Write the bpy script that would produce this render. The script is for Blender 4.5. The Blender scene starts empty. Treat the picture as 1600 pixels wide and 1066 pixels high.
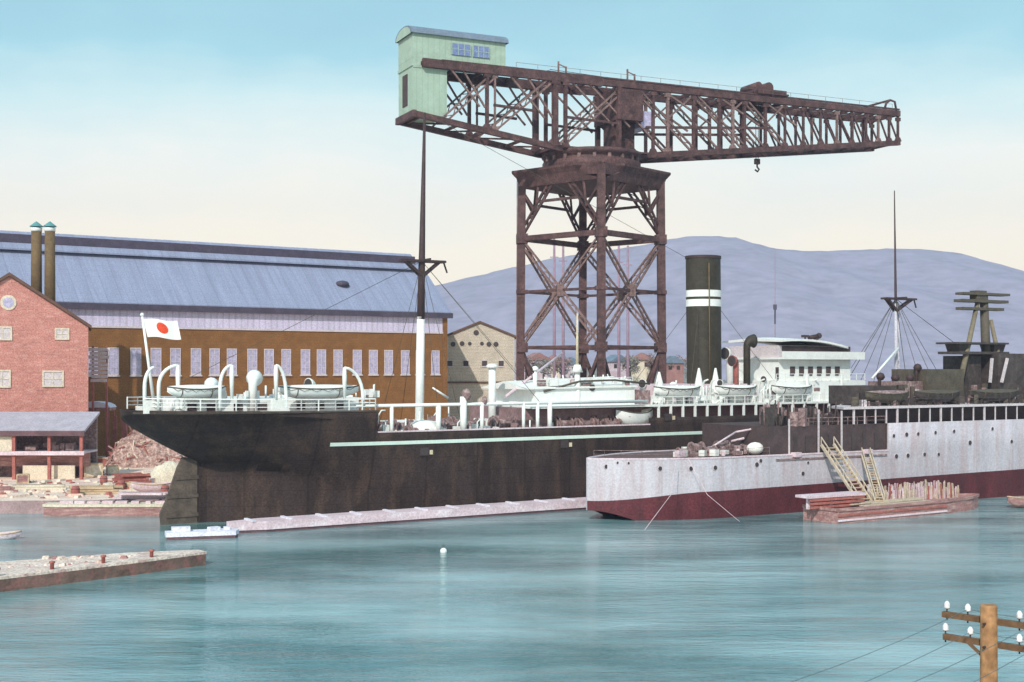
import bpy, math, random
from math import sin, cos, pi, radians, sqrt, atan2
from mathutils import Vector, Matrix
random.seed(7)
S = bpy.context.scene
COL = S.collection

# ------------------------------------------------------------------ camera
CAM_H, FPX, HOR, CX = 17.0, 2000.0, 575.0, 800.0
cam = bpy.data.cameras.new('camera'); cam_o = bpy.data.objects.new('camera', cam); COL.objects.link(cam_o)
cam_o.location = (0, 0, CAM_H); cam_o.rotation_euler = (radians(90), 0, 0)
cam.sensor_width = 36.0; cam.lens = 36.0 * FPX / 1600.0
cam.shift_y = (HOR - 533.0) / 1600.0
cam.clip_start = 0.2; cam.clip_end = 12000
S.camera = cam_o

# ------------------------------------------------------------------ sky and sun
SUN_EL, SUN_AZ = 38.0, 196.0
W = bpy.data.worlds.new('World'); S.world = W; W.use_nodes = True
nt = W.node_tree; nt.nodes.clear()
wo = nt.nodes.new('ShaderNodeOutputWorld'); bg = nt.nodes.new('ShaderNodeBackground')
sky = nt.nodes.new('ShaderNodeTexSky'); sky.sky_type = 'NISHITA'; sky.sun_disc = False
sky.sun_elevation = radians(SUN_EL); sky.sun_rotation = radians(SUN_AZ)
sky.air_density = 1.0; sky.dust_density = 2.5
tc = nt.nodes.new('ShaderNodeTexCoord'); sp = nt.nodes.new('ShaderNodeSeparateXYZ')
nt.links.new(tc.outputs['Generated'], sp.inputs[0])
nz = nt.nodes.new('ShaderNodeTexNoise'); nz.inputs['Scale'].default_value = 7; nz.inputs['Detail'].default_value = 6
mp = nt.nodes.new('ShaderNodeMapping'); mp.inputs['Scale'].default_value = (1, 1, 2.5)
nt.links.new(tc.outputs['Generated'], mp.inputs[0]); nt.links.new(mp.outputs[0], nz.inputs['Vector'])
ma = nt.nodes.new('ShaderNodeMath'); ma.operation = 'MULTIPLY_ADD'
nt.links.new(nz.outputs['Fac'], ma.inputs[0]); ma.inputs[1].default_value = 0.09
nt.links.new(sp.outputs['Z'], ma.inputs[2])
rp = nt.nodes.new('ShaderNodeValToRGB'); nt.links.new(ma.outputs[0], rp.inputs[0])
e = rp.color_ramp.elements
e[0].position = 0.05; e[0].color = (11.2, 9.6, 7.4, 1)
e[1].position = 0.36; e[1].color = (2.9, 5.3, 6.5, 1)
for p, c in ((0.145, (10.8, 9.8, 7.9, 1)), (0.195, (9.2, 9.3, 8.4, 1)), (0.245, (6.2, 8.2, 8.2, 1)), (0.290, (3.6, 6.5, 7.3, 1))):
    q = e.new(p); q.color = c
mx = nt.nodes.new('ShaderNodeMix'); mx.data_type = 'RGBA'; mx.inputs[0].default_value = 0.88
nt.links.new(sky.outputs[0], mx.inputs[6]); nt.links.new(rp.outputs[0], mx.inputs[7])
nt.links.new(mx.outputs[2], bg.inputs[0]); bg.inputs[1].default_value = 0.10
nt.links.new(bg.outputs[0], wo.inputs[0])
sl = bpy.data.lights.new('sun', 'SUN'); sl.energy = 3.0; sl.angle = radians(0.6); sl.color = (1.0, 0.95, 0.87)
so = bpy.data.objects.new('sun', sl); COL.objects.link(so)
sd = Vector((sin(radians(SUN_AZ)) * cos(radians(SUN_EL)), cos(radians(SUN_AZ)) * cos(radians(SUN_EL)), sin(radians(SUN_EL))))
so.rotation_euler = (-sd).to_track_quat('-Z', 'Y').to_euler()
so.location = (0, -50, 200)
S.view_settings.view_transform = 'Standard'; S.view_settings.look = 'None'
S.view_settings.exposure = 0.38; S.view_settings.gamma = 1.0

# ------------------------------------------------------------------ materials
def mat(name, col, rough=0.7, var=0.25, scale=0.6, metal=0.0, stretch=(1, 1, 1), tint=None, tint_amt=0.0, fine=0.12, bump=0.0, spec=0.3):
    m = bpy.data.materials.new(name); m.use_nodes = True
    t = m.node_tree; b = t.nodes['Principled BSDF']
    b.inputs['Roughness'].default_value = rough; b.inputs['Metallic'].default_value = metal
    b.inputs['Specular IOR Level'].default_value = spec
    tcn = t.nodes.new('ShaderNodeTexCoord'); mpn = t.nodes.new('ShaderNodeMapping'); mpn.inputs['Scale'].default_value = stretch
    t.links.new(tcn.outputs['Object'], mpn.inputs[0])
    n1 = t.nodes.new('ShaderNodeTexNoise'); n1.inputs['Scale'].default_value = scale; n1.inputs['Detail'].default_value = 7; n1.inputs['Roughness'].default_value = 0.65
    t.links.new(mpn.outputs[0], n1.inputs['Vector'])
    r = t.nodes.new('ShaderNodeValToRGB'); t.links.new(n1.outputs['Fac'], r.inputs[0])
    r.color_ramp.elements[0].position = 0.3; r.color_ramp.elements[1].position = 0.72
    r.color_ramp.elements[0].color = tuple(c * (1 - var) for c in col) + (1,)
    r.color_ramp.elements[1].color = tuple(min(c * (1 + var), 0.92) for c in col) + (1,)
    out = r.outputs[0]
    if tint:
        n2 = t.nodes.new('ShaderNodeTexNoise'); n2.inputs['Scale'].default_value = scale * 2.3; n2.inputs['Detail'].default_value = 5
        t.links.new(mpn.outputs[0], n2.inputs['Vector'])
        mr = t.nodes.new('ShaderNodeMapRange'); mr.inputs[1].default_value = 0.48; mr.inputs[2].default_value = 0.68; mr.inputs[4].default_value = tint_amt
        t.links.new(n2.outputs['Fac'], mr.inputs[0])
        k = t.nodes.new('ShaderNodeMix'); k.data_type = 'RGBA'
        t.links.new(mr.outputs[0], k.inputs[0]); t.links.new(out, k.inputs[6]); k.inputs[7].default_value = tuple(tint) + (1,)
        out = k.outputs[2]
    if fine:
        n3 = t.nodes.new('ShaderNodeTexNoise'); n3.inputs['Scale'].default_value = 5.0; n3.inputs['Detail'].default_value = 3
        t.links.new(tcn.outputs['Object'], n3.inputs['Vector'])
        mr2 = t.nodes.new('ShaderNodeMapRange'); mr2.inputs[1].default_value = 0.3; mr2.inputs[2].default_value = 0.7
        mr2.inputs[3].default_value = 1 - fine * 1.6; mr2.inputs[4].default_value = 1 + fine * 1.6
        t.links.new(n3.outputs['Fac'], mr2.inputs[0])
        h = t.nodes.new('ShaderNodeMix'); h.data_type = 'RGBA'; h.blend_type = 'MULTIPLY'; h.inputs[0].default_value = 1.0
        t.links.new(out, h.inputs[6]); t.links.new(mr2.outputs[0], h.inputs[7]); out = h.outputs[2]
    t.links.new(out, b.inputs['Base Color'])
    if bump:
        bp = t.nodes.new('ShaderNodeBump'); bp.inputs['Strength'].default_value = bump; bp.inputs['Distance'].default_value = 0.2
        t.links.new(n1.outputs['Fac'], bp.inputs['Height']); t.links.new(bp.outputs[0], b.inputs['Normal'])
    return m

def add_lines(m, axis, period, dark, sharp=0.82, second=None):
    """seams / courses / corrugation: thin darker lines every `period` metres along a local axis"""
    t = m.node_tree; b = t.nodes['Principled BSDF']
    src = b.inputs['Base Color'].links[0].from_socket
    for ax, per, dk in [(axis, period, dark)] + ([second] if second else []):
        tcn = t.nodes.new('ShaderNodeTexCoord'); s = t.nodes.new('ShaderNodeSeparateXYZ'); t.links.new(tcn.outputs['Object'], s.inputs[0])
        d = t.nodes.new('ShaderNodeMath'); d.operation = 'DIVIDE'; d.inputs[1].default_value = per; t.links.new(s.outputs[ax], d.inputs[0])
        f = t.nodes.new('ShaderNodeMath'); f.operation = 'FRACT'; t.links.new(d.outputs[0], f.inputs[0])
        g = t.nodes.new('ShaderNodeMath'); g.operation = 'GREATER_THAN'; g.inputs[1].default_value = sharp; t.links.new(f.outputs[0], g.inputs[0])
        mr = t.nodes.new('ShaderNodeMapRange'); mr.inputs[3].default_value = 1.0; mr.inputs[4].default_value = dk; t.links.new(g.outputs[0], mr.inputs[0])
        h = t.nodes.new('ShaderNodeMix'); h.data_type = 'RGBA'; h.blend_type = 'MULTIPLY'; h.inputs[0].default_value = 1.0
        t.links.new(src, h.inputs[6]); t.links.new(mr.outputs[0], h.inputs[7]); src = h.outputs[2]
    t.links.new(src, b.inputs['Base Color'])
    return m

M = {}
M['crane'] = mat('crane_iron', (0.082, 0.043, 0.043), 0.7, 0.5, 0.5, tint=(0.15, 0.075, 0.07), tint_amt=0.7, fine=.25)
M['crane_lit'] = mat('crane_iron_lit', (0.20, 0.125, 0.115), 0.7, 0.4, 0.8, fine=.25)  # same iron, paler: sunlit highlights on the lattice put into the colour
M['green'] = add_lines(mat('pale_green_boards', (0.35, 0.45, 0.36), 0.75, 0.10, 0.3, tint=(0.42, 0.52, 0.44), tint_amt=0.6, fine=.05), 'X', 0.9, 0.90)
M['grey_roof'] = mat('blue_grey_roof', (0.16, 0.20, 0.26), 0.6, 0.2)
M['blue_glass'] = mat('blue_panes', (0.17, 0.22, 0.40), 0.25, 0.25, 1.5, spec=0.5)
M['hall_roof'] = add_lines(mat('lavender_slate', (0.27, 0.295, 0.41), 0.65, 0.14, 0.4, stretch=(1.6, .12, .12), tint=(0.24, 0.23, 0.34), tint_amt=0.5), 'X', 2.6, 0.86, 0.93, second=('Z', 1.1, 0.93))
M['hall_dark'] = mat('purple_gutter', (0.075, 0.06, 0.09), 0.7, 0.25)
M['clad'] = add_lines(mat('corrugated_sheet', (0.60, 0.54, 0.70), 0.5, 0.12, 0.5, stretch=(1, 1, .15)), 'X', 1.2, 0.84, 0.72)
M['hall_wall'] = add_lines(mat('ochre_brown_brick', (0.215, 0.095, 0.028), 0.85, 0.2, 0.3, tint=(0.27, 0.125, 0.036), tint_amt=0.6, fine=0.2), 'Z', 0.55, 0.90)
M['pane'] = mat('lavender_pane', (0.44, 0.40, 0.56), 0.35, 0.3, 1.6, spec=0.5)
M['frame_pale'] = mat('pale_window_frame', (0.58, 0.51, 0.53), 0.6, 0.1)
M['brick'] = add_lines(mat('salmon_brick', (0.50, 0.215, 0.18), 0.85, 0.18, 0.35, tint=(0.62, 0.33, 0.28), tint_amt=0.7, fine=0.2, stretch=(1, 1, 2.2)), 'Z', 0.45, 0.93)
M['brick_trim'] = mat('brown_verge', (0.13, 0.07, 0.05), 0.8)
M['cream'] = mat('cream_plaster', (0.64, 0.56, 0.44), 0.8, 0.12)
M['stone'] = add_lines(mat('cream_stone', (0.50, 0.43, 0.35), 0.85, 0.16, 0.5, fine=0.22), 'Z', 0.7, 0.88)
M['dark_hole'] = mat('dark_opening', (0.06, 0.045, 0.045), 0.6, 0.2)
M['olive'] = mat('olive_brown_stack', (0.15, 0.095, 0.045), 0.8, 0.25, tint=(0.2, 0.14, 0.07), tint_amt=0.5)
M['teal'] = mat('teal_cap', (0.10, 0.27, 0.28), 0.6, 0.15)
M['white'] = mat('white_paint', (0.80, 0.81, 0.78), 0.5, 0.06, 0.5, tint=(0.68, 0.68, 0.67), tint_amt=0.5, fine=.04)
M['mast_leg'] = mat('dull_olive_spar', (0.19, 0.155, 0.105), 0.7, 0.3)
M['pale_mast'] = mat('dull_lilac_mast', (0.52, 0.50, 0.56), 0.6, 0.12)
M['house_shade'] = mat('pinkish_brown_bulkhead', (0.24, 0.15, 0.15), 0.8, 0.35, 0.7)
M['rubble_red'] = mat('reddish_rubble', (0.33, 0.20, 0.17), 0.95, 0.45, 1.0, tint=(0.66, 0.50, 0.43), tint_amt=0.7, fine=.25)
M['war_deck'] = mat('worn_brown_deck', (0.13, 0.085, 0.08), 0.85, 0.35, 0.9)
M['canvas'] = mat('white_canvas', (0.76, 0.75, 0.71), 0.9, 0.1, 0.9, fine=.05)
M['cream_pole'] = mat('cream_spar', (0.62, 0.52, 0.36), 0.6, 0.12)
M['hull_black'] = mat('black_hull_plates', (0.040, 0.027, 0.025), 0.7, 0.4, 0.3, stretch=(1, 1, .3), tint=(0.078, 0.050, 0.038), tint_amt=0.7, fine=0.2, spec=0.15)
add_lines(M['hull_black'], 'Z', 1.7, 0.72, 0.965, second=('X', 6.5, 0.75))
M['rudder'] = mat('weathered_rudder', (0.105, 0.08, 0.064), 0.8, 0.4, 0.9)
M['deck'] = add_lines(mat('scrubbed_deck', (0.42, 0.29, 0.26), 0.85, 0.2, 0.8), 'Y', 0.5, 0.85)
M['stripe'] = mat('pale_green_stripe', (0.62, 0.74, 0.66), 0.6, 0.08, fine=.03)
M['funnel'] = mat('dark_olive_funnel', (0.040, 0.033, 0.022), 0.6, 0.25, tint=(0.065, 0.054, 0.038), tint_amt=0.5)
M['mast_dark'] = mat('dark_topmast', (0.06, 0.035, 0.035), 0.6, 0.25)
M['machinery'] = mat('brown_machinery', (0.23, 0.145, 0.14), 0.7, 0.5, 1.2, tint=(0.48, 0.36, 0.35), tint_amt=0.7)
M['shade_wall'] = mat('shaded_brown', (0.075, 0.050, 0.050), 0.8, 0.3, 0.7)  # dark brown with the shade under the deck overhang painted in
M['war_grey'] = mat('pale_grey_hull', (0.50, 0.465, 0.51), 0.6, 0.16, 0.5, stretch=(1, 1, .14), tint=(0.40, 0.30, 0.31), tint_amt=0.6, fine=0.08)
add_lines(M['war_grey'], 'X', 7.0, 0.90, 0.975, second=('Z', 1.9, 0.92))
M['war_red'] = mat('maroon_boot_topping', (0.105, 0.022, 0.028), 0.65, 0.35, 0.5, stretch=(1, 1, .3), tint=(0.062, 0.020, 0.024), tint_amt=0.7, fine=0.2)
M['war_dark'] = mat('dark_grey_upperworks', (0.060, 0.046, 0.043), 0.7, 0.4, 0.8, tint=(0.12, 0.095, 0.09), tint_amt=0.5)
M['war_mid'] = mat('olive_grey_upperworks', (0.095, 0.078, 0.058), 0.7, 0.3, 0.8)
M['pink'] = mat('pale_pink_float', (0.62, 0.48, 0.52), 0.8, 0.14, 0.5, stretch=(.3, 1, 1), tint=(0.74, 0.66, 0.70), tint_amt=0.7)
M['float_white'] = mat('pale_lilac_float', (0.68, 0.66, 0.74), 0.8, 0.14, 0.6)
M['wet_dark'] = mat('wet_timber', (0.13, 0.07, 0.08), 0.5, 0.3)
M['timber'] = mat('raw_timber', (0.48, 0.36, 0.24), 0.8, 0.25, 1.0, stretch=(.4, 2, 2), tint=(0.66, 0.50, 0.32), tint_amt=0.6)
M['timber_yel'] = mat('yellow_timber', (0.52, 0.43, 0.33), 0.8, 0.2, 1.2)
M['timber_red'] = mat('reddish_timber', (0.36, 0.12, 0.10), 0.8, 0.3, 1.0)
M['barge'] = mat('reddish_barge_planks', (0.32, 0.165, 0.155), 0.8, 0.35, 0.8, stretch=(.3, 1, 2), tint=(0.52, 0.36, 0.32), tint_amt=0.7)
M['shed_roof'] = mat('lilac_sheet_roof', (0.40, 0.36, 0.41), 0.6, 0.15, 0.6)
M['quay'] = mat('sandy_quay', (0.76, 0.60, 0.49), 0.9, 0.14, 0.12, tint=(0.60, 0.38, 0.32), tint_amt=0.7, fine=0.15)
M['quay_wall'] = mat('quay_stone', (0.35, 0.24, 0.24), 0.9, 0.25, 0.5)
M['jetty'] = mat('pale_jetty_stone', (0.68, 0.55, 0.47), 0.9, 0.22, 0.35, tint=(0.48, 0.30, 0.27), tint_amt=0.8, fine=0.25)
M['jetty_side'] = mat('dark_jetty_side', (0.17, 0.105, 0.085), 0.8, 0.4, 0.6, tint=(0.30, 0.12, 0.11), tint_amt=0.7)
M['pole_wood'] = mat('orange_brown_pole', (0.36, 0.19, 0.09), 0.85, 0.3, 3.0, stretch=(1, 1, .15), fine=0.25)
M['arm_wood'] = mat('dark_brown_crossarm', (0.16, 0.09, 0.05), 0.85, 0.4, 4.0)
M['porcelain'] = mat('white_porcelain', (0.78, 0.76, 0.78), 0.2, 0.05, spec=0.5)
M['wire'] = mat('dark_wire', (0.12, 0.15, 0.16), 0.6, 0.1)
M['flag_white'] = mat('flag_white', (0.84, 0.82, 0.80), 0.9, 0.04, fine=0)
M['flag_red'] = mat('flag_red', (0.72, 0.075, 0.03), 0.9, 0.06)
M['hill'] = mat('hazy_lilac_hill', (0.31, 0.285, 0.36), 1.0, 0.20, 0.03, tint=(0.38, 0.335, 0.43), tint_amt=0.7, fine=0)  # lilac base colour carries part of the distance haze
M['leaf'] = mat('russet_foliage', (0.30, 0.21, 0.20), 0.9, 0.4, 0.8)
M['leaf2'] = mat('grey_green_foliage', (0.24, 0.22, 0.20), 0.9, 0.4, 0.8)
M['bark'] = mat('bark', (0.10, 0.07, 0.06), 0.9)
M['bank'] = mat('grassy_bank', (0.10, 0.11, 0.05), 0.95, 0.3, 0.4)
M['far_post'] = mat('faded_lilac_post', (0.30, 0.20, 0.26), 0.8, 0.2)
M['roof_red'] = mat('faded_red_roof', (0.32, 0.17, 0.16), 0.85, 0.25)

# ------------------------------------------------------------------ mesh helpers
class MB:
    def __init__(s): s.v = []; s.f = []; s.m = []; s.sm = []
    def add(s, vs, fs, m=0, smooth=False):
        o = len(s.v); s.v += [tuple(v) for v in vs]
        for f in fs:
            s.f.append(tuple(i + o for i in f)); s.m.append(m); s.sm.append(smooth)
        return s
    def box(s, c, d, m=0, rz=0.0, mtx=None, taper=1.0):
        hx, hy, hz = d[0] / 2, d[1] / 2, d[2] / 2
        R = Matrix.Rotation(rz, 3, 'Z') if mtx is None else mtx
        vs = []
        for sz in (-1, 1):
            k = taper if sz > 0 else 1.0
            for sx, sy in ((-1, -1), (1, -1), (1, 1), (-1, 1)):
                p = R @ Vector((sx * hx * k, sy * hy * k, sz * hz)); vs.append((p.x + c[0], p.y + c[1], p.z + c[2]))
        return s.add(vs, [(3, 2, 1, 0), (4, 5, 6, 7), (0, 1, 5, 4), (1, 2, 6, 5), (2, 3, 7, 6), (3, 0, 4, 7)], m)
    def bx(s, x0, x1, y0, y1, z0, z1, m=0):
        return s.box(((x0 + x1) / 2, (y0 + y1) / 2, (z0 + z1) / 2), (abs(x1 - x0), abs(y1 - y0), abs(z1 - z0)), m)
    def bar(s, p, q, w, h=None, m=0, up=(0, 0, 1)):
        p = Vector(p); q = Vector(q); d = q - p; L = d.length
        if L < 1e-6: return s
        z = d / L; u = Vector(up)
        if abs(z.dot(u)) > 0.97: u = Vector((1, 0, 0))
        x = z.cross(u).normalized(); y = z.cross(x).normalized()
        R = Matrix((x, y, z)).transposed()
        return s.box((p + q) / 2, (w, h or w, L), m, mtx=R)
    def tube(s, pts, r, seg=8, m=0, cap=True, smooth=True):
        pts = [Vector(p) for p in pts]; n = len(pts)
        rs = r if isinstance(r, (list, tuple)) else [r] * n
        vs = []; prev = None
        for i in range(n):
            d = (pts[min(i + 1, n - 1)] - pts[max(i - 1, 0)]).normalized()
            if prev is None:
                a = Vector((0, 0, 1)) if abs(d.z) < 0.9 else Vector((1, 0, 0))
                x = d.cross(a).normalized()
            else:
                x = (prev - d * prev.dot(d)).normalized()
            prev = x; y = d.cross(x)
            for k in range(seg):
                a = 2 * pi * k / seg; vs.append(pts[i] + (x * cos(a) + y * sin(a)) * rs[i])
        fs = []
        for i in range(n - 1):
            for k in range(seg):
                k2 = (k + 1) % seg; fs.append((i * seg + k, i * seg + k2, (i + 1) * seg + k2, (i + 1) * seg + k))
        s.add(vs, fs, m, smooth)
        if cap:
            o = len(s.v) - len(vs)
            s.f.append(tuple(o + k for k in reversed(range(seg)))); s.m.append(m); s.sm.append(False)
            s.f.append(tuple(o + (n - 1) * seg + k for k in range(seg))); s.m.append(m); s.sm.append(False)
        return s
    def lathe(s, c, prof, seg=16, m=0, smooth=True):
        vs = []; n = len(prof)
        for r, z in prof:
            for k in range(seg):
                a = 2 * pi * k / seg; vs.append((c[0] + r * cos(a), c[1] + r * sin(a), c[2] + z))
        fs = [(i * seg + k, i * seg + (k + 1) % seg, (i + 1) * seg + (k + 1) % seg, (i + 1) * seg + k) for i in range(n - 1) for k in range(seg)]
        fs.append(tuple(reversed(range(seg)))); fs.append(tuple((n - 1) * seg + k for k in range(seg)))
        return s.add(vs, fs, m, smooth)
    def grid(s, rows, m=0, smooth=True, mats=None, close=False):
        n = len(rows); k = len(rows[0]); vs = [p for r in rows for p in r]
        o = len(s.v); s.v += [tuple(v) for v in vs]
        for i in range(n - 1):
            for j in range(k - (0 if close else 1)):
                j2 = (j + 1) % k
                s.f.append((o + i * k + j, o + (i + 1) * k + j, o + (i + 1) * k + j2, o + i * k + j2))
                s.m.append(mats[j] if mats else m); s.sm.append(smooth)
        return s
    def prism(s, poly, z0, z1, m_top=0, m_side=0):
        n = len(poly)
        vs = [(x, y, z0) for x, y in poly] + [(x, y, z1) for x, y in poly]; o = len(s.v); s.v += vs
        s.f.append(tuple(o + n + i for i in range(n))); s.m.append(m_top); s.sm.append(False)
        s.f.append(tuple(o + i for i in reversed(range(n)))); s.m.append(m_side); s.sm.append(False)
        for i in range(n):
            j = (i + 1) % n; s.f.append((o + i, o + j, o + n + j, o + n + i)); s.m.append(m_side); s.sm.append(False)
        return s
    def extrude_y(s, poly, y0, y1, m=0):          # polygon in x,z extruded along y
        n = len(poly); o = len(s.v)
        s.v += [(x, y0, z) for x, z in poly] + [(x, y1, z) for x, z in poly]
        s.f.append(tuple(o + i for i in range(n))); s.f.append(tuple(o + n + i for i in reversed(range(n))))
        for i in range(n):
            j = (i + 1) % n; s.f.append((o + j, o + i, o + n + i, o + n + j))
        s.m += [m] * (n + 2); s.sm += [False] * (n + 2)
        return s
    def ball(s, c, r, seg=10, m=0):
        r3 = r if isinstance(r, (tuple, list)) else (r, r, r)
        rows = []
        for i in range(seg // 2 + 1):
            t = pi * i / (seg // 2)
            rows.append([(c[0] + r3[0] * max(sin(t), .01) * cos(2 * pi * k / seg), c[1] + r3[1] * max(sin(t), .01) * sin(2 * pi * k / seg), c[2] + r3[2] * cos(t)) for k in range(seg)])
        return s.grid(rows, m, True, close=True)
    def build(s, name, mats, parent=None, recalc=True):
        me = bpy.data.meshes.new(name); me.from_pydata(s.v, [], s.f)
        ms = mats if isinstance(mats, (list, tuple)) else [mats]
        for x in ms: me.materials.append(M[x] if isinstance(x, str) else x)
        me.polygons.foreach_set('material_index', s.m); me.polygons.foreach_set('use_smooth', s.sm)
        if recalc:
            import bmesh
            bm = bmesh.new(); bm.from_mesh(me); bmesh.ops.recalc_face_normals(bm, faces=bm.faces); bm.to_mesh(me); bm.free()
        me.update()
        o = bpy.data.objects.new(name, me); COL.objects.link(o)
        if parent: o.parent = parent
        return o

def tag(o, label, cat, group=None):
    o['label'] = label; o['category'] = cat
    if group: o['group'] = group
    return o
def thing(name, label, cat, loc=(0, 0, 0), rz=0.0, group=None):
    o = bpy.data.objects.new(name, None); COL.objects.link(o); o.location = loc; o.rotation_euler = (0, 0, rz); o.empty_display_size = 1
    return tag(o, label, cat, group)
def structure(o, kind='structure'):
    o['kind'] = kind; return o
def kids(o): return [c for c in COL.objects if c.parent == o]
def dup(root, loc, rz, label, scale=None):
    r = root.copy(); COL.objects.link(r); r.location = loc; r.rotation_euler = (0, 0, rz); r['label'] = label
    if scale: r.scale = scale
    for ch in kids(root):
        c = ch.copy(); COL.objects.link(c); c.parent = r
        for g in kids(ch):
            d = g.copy(); COL.objects.link(d); d.parent = c
    return r

class Frame:
    """local frame of a ship or building: X along its length, Y away from the viewer's side, Z up"""
    def __init__(s, ox, oy, deg):
        s.ox, s.oy, s.a = ox, oy, radians(deg); s.c, s.s = cos(s.a), sin(s.a)
    def X(s, px, Y=0.0):
        k = (px - CX) / FPX
        return (k * (s.oy + Y * s.c) - s.ox + Y * s.s) / (s.c - k * s.s)
    def dist(s, X, Y): return s.oy + X * s.s + Y * s.c
    def Z(s, X, Y, py): return CAM_H - (py - HOR) / FPX * s.dist(X, Y)
    def P(s, px, py, Y=0.0):
        X = s.X(px, Y); return Vector((X, Y, s.Z(X, Y, py)))
    def W(s, X, Y, Z=0.0): return Vector((s.ox + X * s.c - Y * s.s, s.oy + X * s.s + Y * s.c, Z))
def at(px, py, d): return Vector(((px - CX) / FPX * d, d, CAM_H - (py - HOR) / FPX * d))
def smooth01(t): t = max(0.0, min(1.0, t)); return t * t * (3 - 2 * t)

# ================================================================== SETTING
# water
def water_mat():
    m = bpy.data.materials.new('harbour_water'); m.use_nodes = True; t = m.node_tree; b = t.nodes['Principled BSDF']
    tcn = t.nodes.new('ShaderNodeTexCoord')
    def noise(sc, scale, det):
        mpn = t.nodes.new('ShaderNodeMapping'); mpn.inputs['Scale'].default_value = sc; t.links.new(tcn.outputs['Object'], mpn.inputs[0])
        n = t.nodes.new('ShaderNodeTexNoise'); n.inputs['Scale'].default_value = scale; n.inputs['Detail'].default_value = det; n.inputs['Roughness'].default_value = 0.6
        t.links.new(mpn.outputs[0], n.inputs['Vector']); return n
    n0 = noise((0.55, 1.5, 1), 0.05, 7)
    r = t.nodes.new('ShaderNodeValToRGB'); t.links.new(n0.outputs['Fac'], r.inputs[0])
    r.color_ramp.elements[0].position = 0.38; r.color_ramp.elements[0].color = (0.036, 0.15, 0.155, 1)
    r.color_ramp.elements[1].position = 0.65; r.color_ramp.elements[1].color = (0.32, 0.50, 0.515, 1)
    t.links.new(r.outputs[0], b.inputs['Base Color'])
    b.inputs['Roughness'].default_value = 0.05; b.inputs['IOR'].default_value = 3.0; b.inputs['Specular IOR Level'].default_value = 0.5
    n1 = noise((0.16, 1.0, 1), 0.42, 6); n2 = noise((0.35, 1.0, 1), 2.2, 4); n3 = noise((0.3, 1, 1), 0.10, 3); n4 = noise((0.5, 1, 1), 0.035, 4)
    def madd(x, k, y):
        q = t.nodes.new('ShaderNodeMath'); q.operation = 'MULTIPLY_ADD'; q.inputs[1].default_value = k
        t.links.new(x, q.inputs[0]); t.links.new(y, q.inputs[2]); return q.outputs[0]
    h = madd(n2.outputs['Fac'], 0.45, n1.outputs['Fac']); h = madd(n3.outputs['Fac'], 1.5, h)
    wind = t.nodes.new('ShaderNodeMapRange'); wind.inputs[1].default_value = 0.40; wind.inputs[2].default_value = 0.62; wind.inputs[3].default_value = 0.35; wind.inputs[4].default_value = 1.0
    t.links.new(n4.outputs['Fac'], wind.inputs[0])
    bp = t.nodes.new('ShaderNodeBump'); bp.inputs['Distance'].default_value = 0.26
    t.links.new(wind.outputs[0], bp.inputs['Strength']); t.links.new(h, bp.inputs['Height'])
    t.links.new(bp.outputs[0], b.inputs['Normal'])
    return m
M['water'] = water_mat()
w = MB(); w.add([(-4000, -600, 0), (4000, -600, 0), (4000, 6000, 0), (-4000, 6000, 0)], [(0, 1, 2, 3)])
structure(w.build('water', 'water'))

# quay ground
QD = radians(31.6)
quay_pts = [(-1500, 149), (-62, 149), (-49, 150), (-49 + cos(QD) * 175, 150 + sin(QD) * 175), (105, 560), (-1500, 900)]
structure(MB().prism(quay_pts, -3, 1.5, 0, 1).build('quay_ground', ['quay', 'quay_wall']))

# near bank (below the frame): carries the viewer and the pole line
def bank_h(x, y):
    if y < 2: h = 15 - 0.01 * max(0, -y)
    elif y < 24: h = 15 - (y - 2) * (11.5 / 22)
    else: h = 3.5 - (y - 24) * 0.16
    return 1.0 + (h - 1.0) * math.exp(-x * x / 288.0) + 0.25 * sin(x * .7 + y) * cos(y * .5) - max(0, y - 38) * 0.35
rows = [[(x, y, bank_h(x, y)) for x in range(-120, 121, 4)] for y in range(-120, 62, 3)]
structure(MB().grid(rows).build('bank', 'bank'))

# hills
prof = [(-1500, 545), (-600, 520), (0, 505), (400, 490), (600, 462), (672, 447), (740, 432), (800, 418), (870, 402), (940, 392), (1000, 384), (1045, 374), (1075, 369), (1110, 368), (1150, 371), (1180, 380), (1210, 388), (1260, 392), (1330, 391), (1390, 388), (1440, 389), (1500, 395), (1545, 408), (1600, 428), (1700, 452), (1900, 490), (2400, 530), (3200, 550)]
def ridge(px):
    for (a, ya), (b, yb) in zip(prof, prof[1:]):
        if a <= px <= b:
            t = (px - a) / (b - a); t = t * t * (3 - 2 * t) * .4 + t * .6; return ya + (yb - ya) * t
    return 560
from mathutils import noise as mnoise
HD = 1600.0
rows = []
NJ, NI = 40, 360
for j in range(NJ + 1):
    u = j / NJ; y = 950 + u * 900
    f = ((y - 950) / (HD - 950)) ** 0.9 if y <= HD else max(0.0, 1 - ((y - HD) / 260) ** 1.5)
    r = []
    for i in range(NI + 1):
        px = -1500 + i * 4700 / NI
        x = (px - CX) / FPX * HD
        h = CAM_H + (HOR - ridge(px)) / FPX * HD
        g = 1 - abs(mnoise.noise(Vector((x * .0065 + y * .002, y * .0022, 3.1)))) * 2
        g2 = mnoise.noise(Vector((x * .021, y * .012, 7.7))) + .5 * mnoise.noise(Vector((x * .06, y * .05, 1.7)))
        r.append((x, y, -2 + (h + 2) * f + (g * 18 - 10 + g2 * 7) * f * (1 - f) * 2.6 + mnoise.noise(Vector((x * .09, y * .09, 0))) * 1.2 * f))
    rows.append(r)
structure(MB().grid(rows).build('hills', 'hill'))

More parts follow.
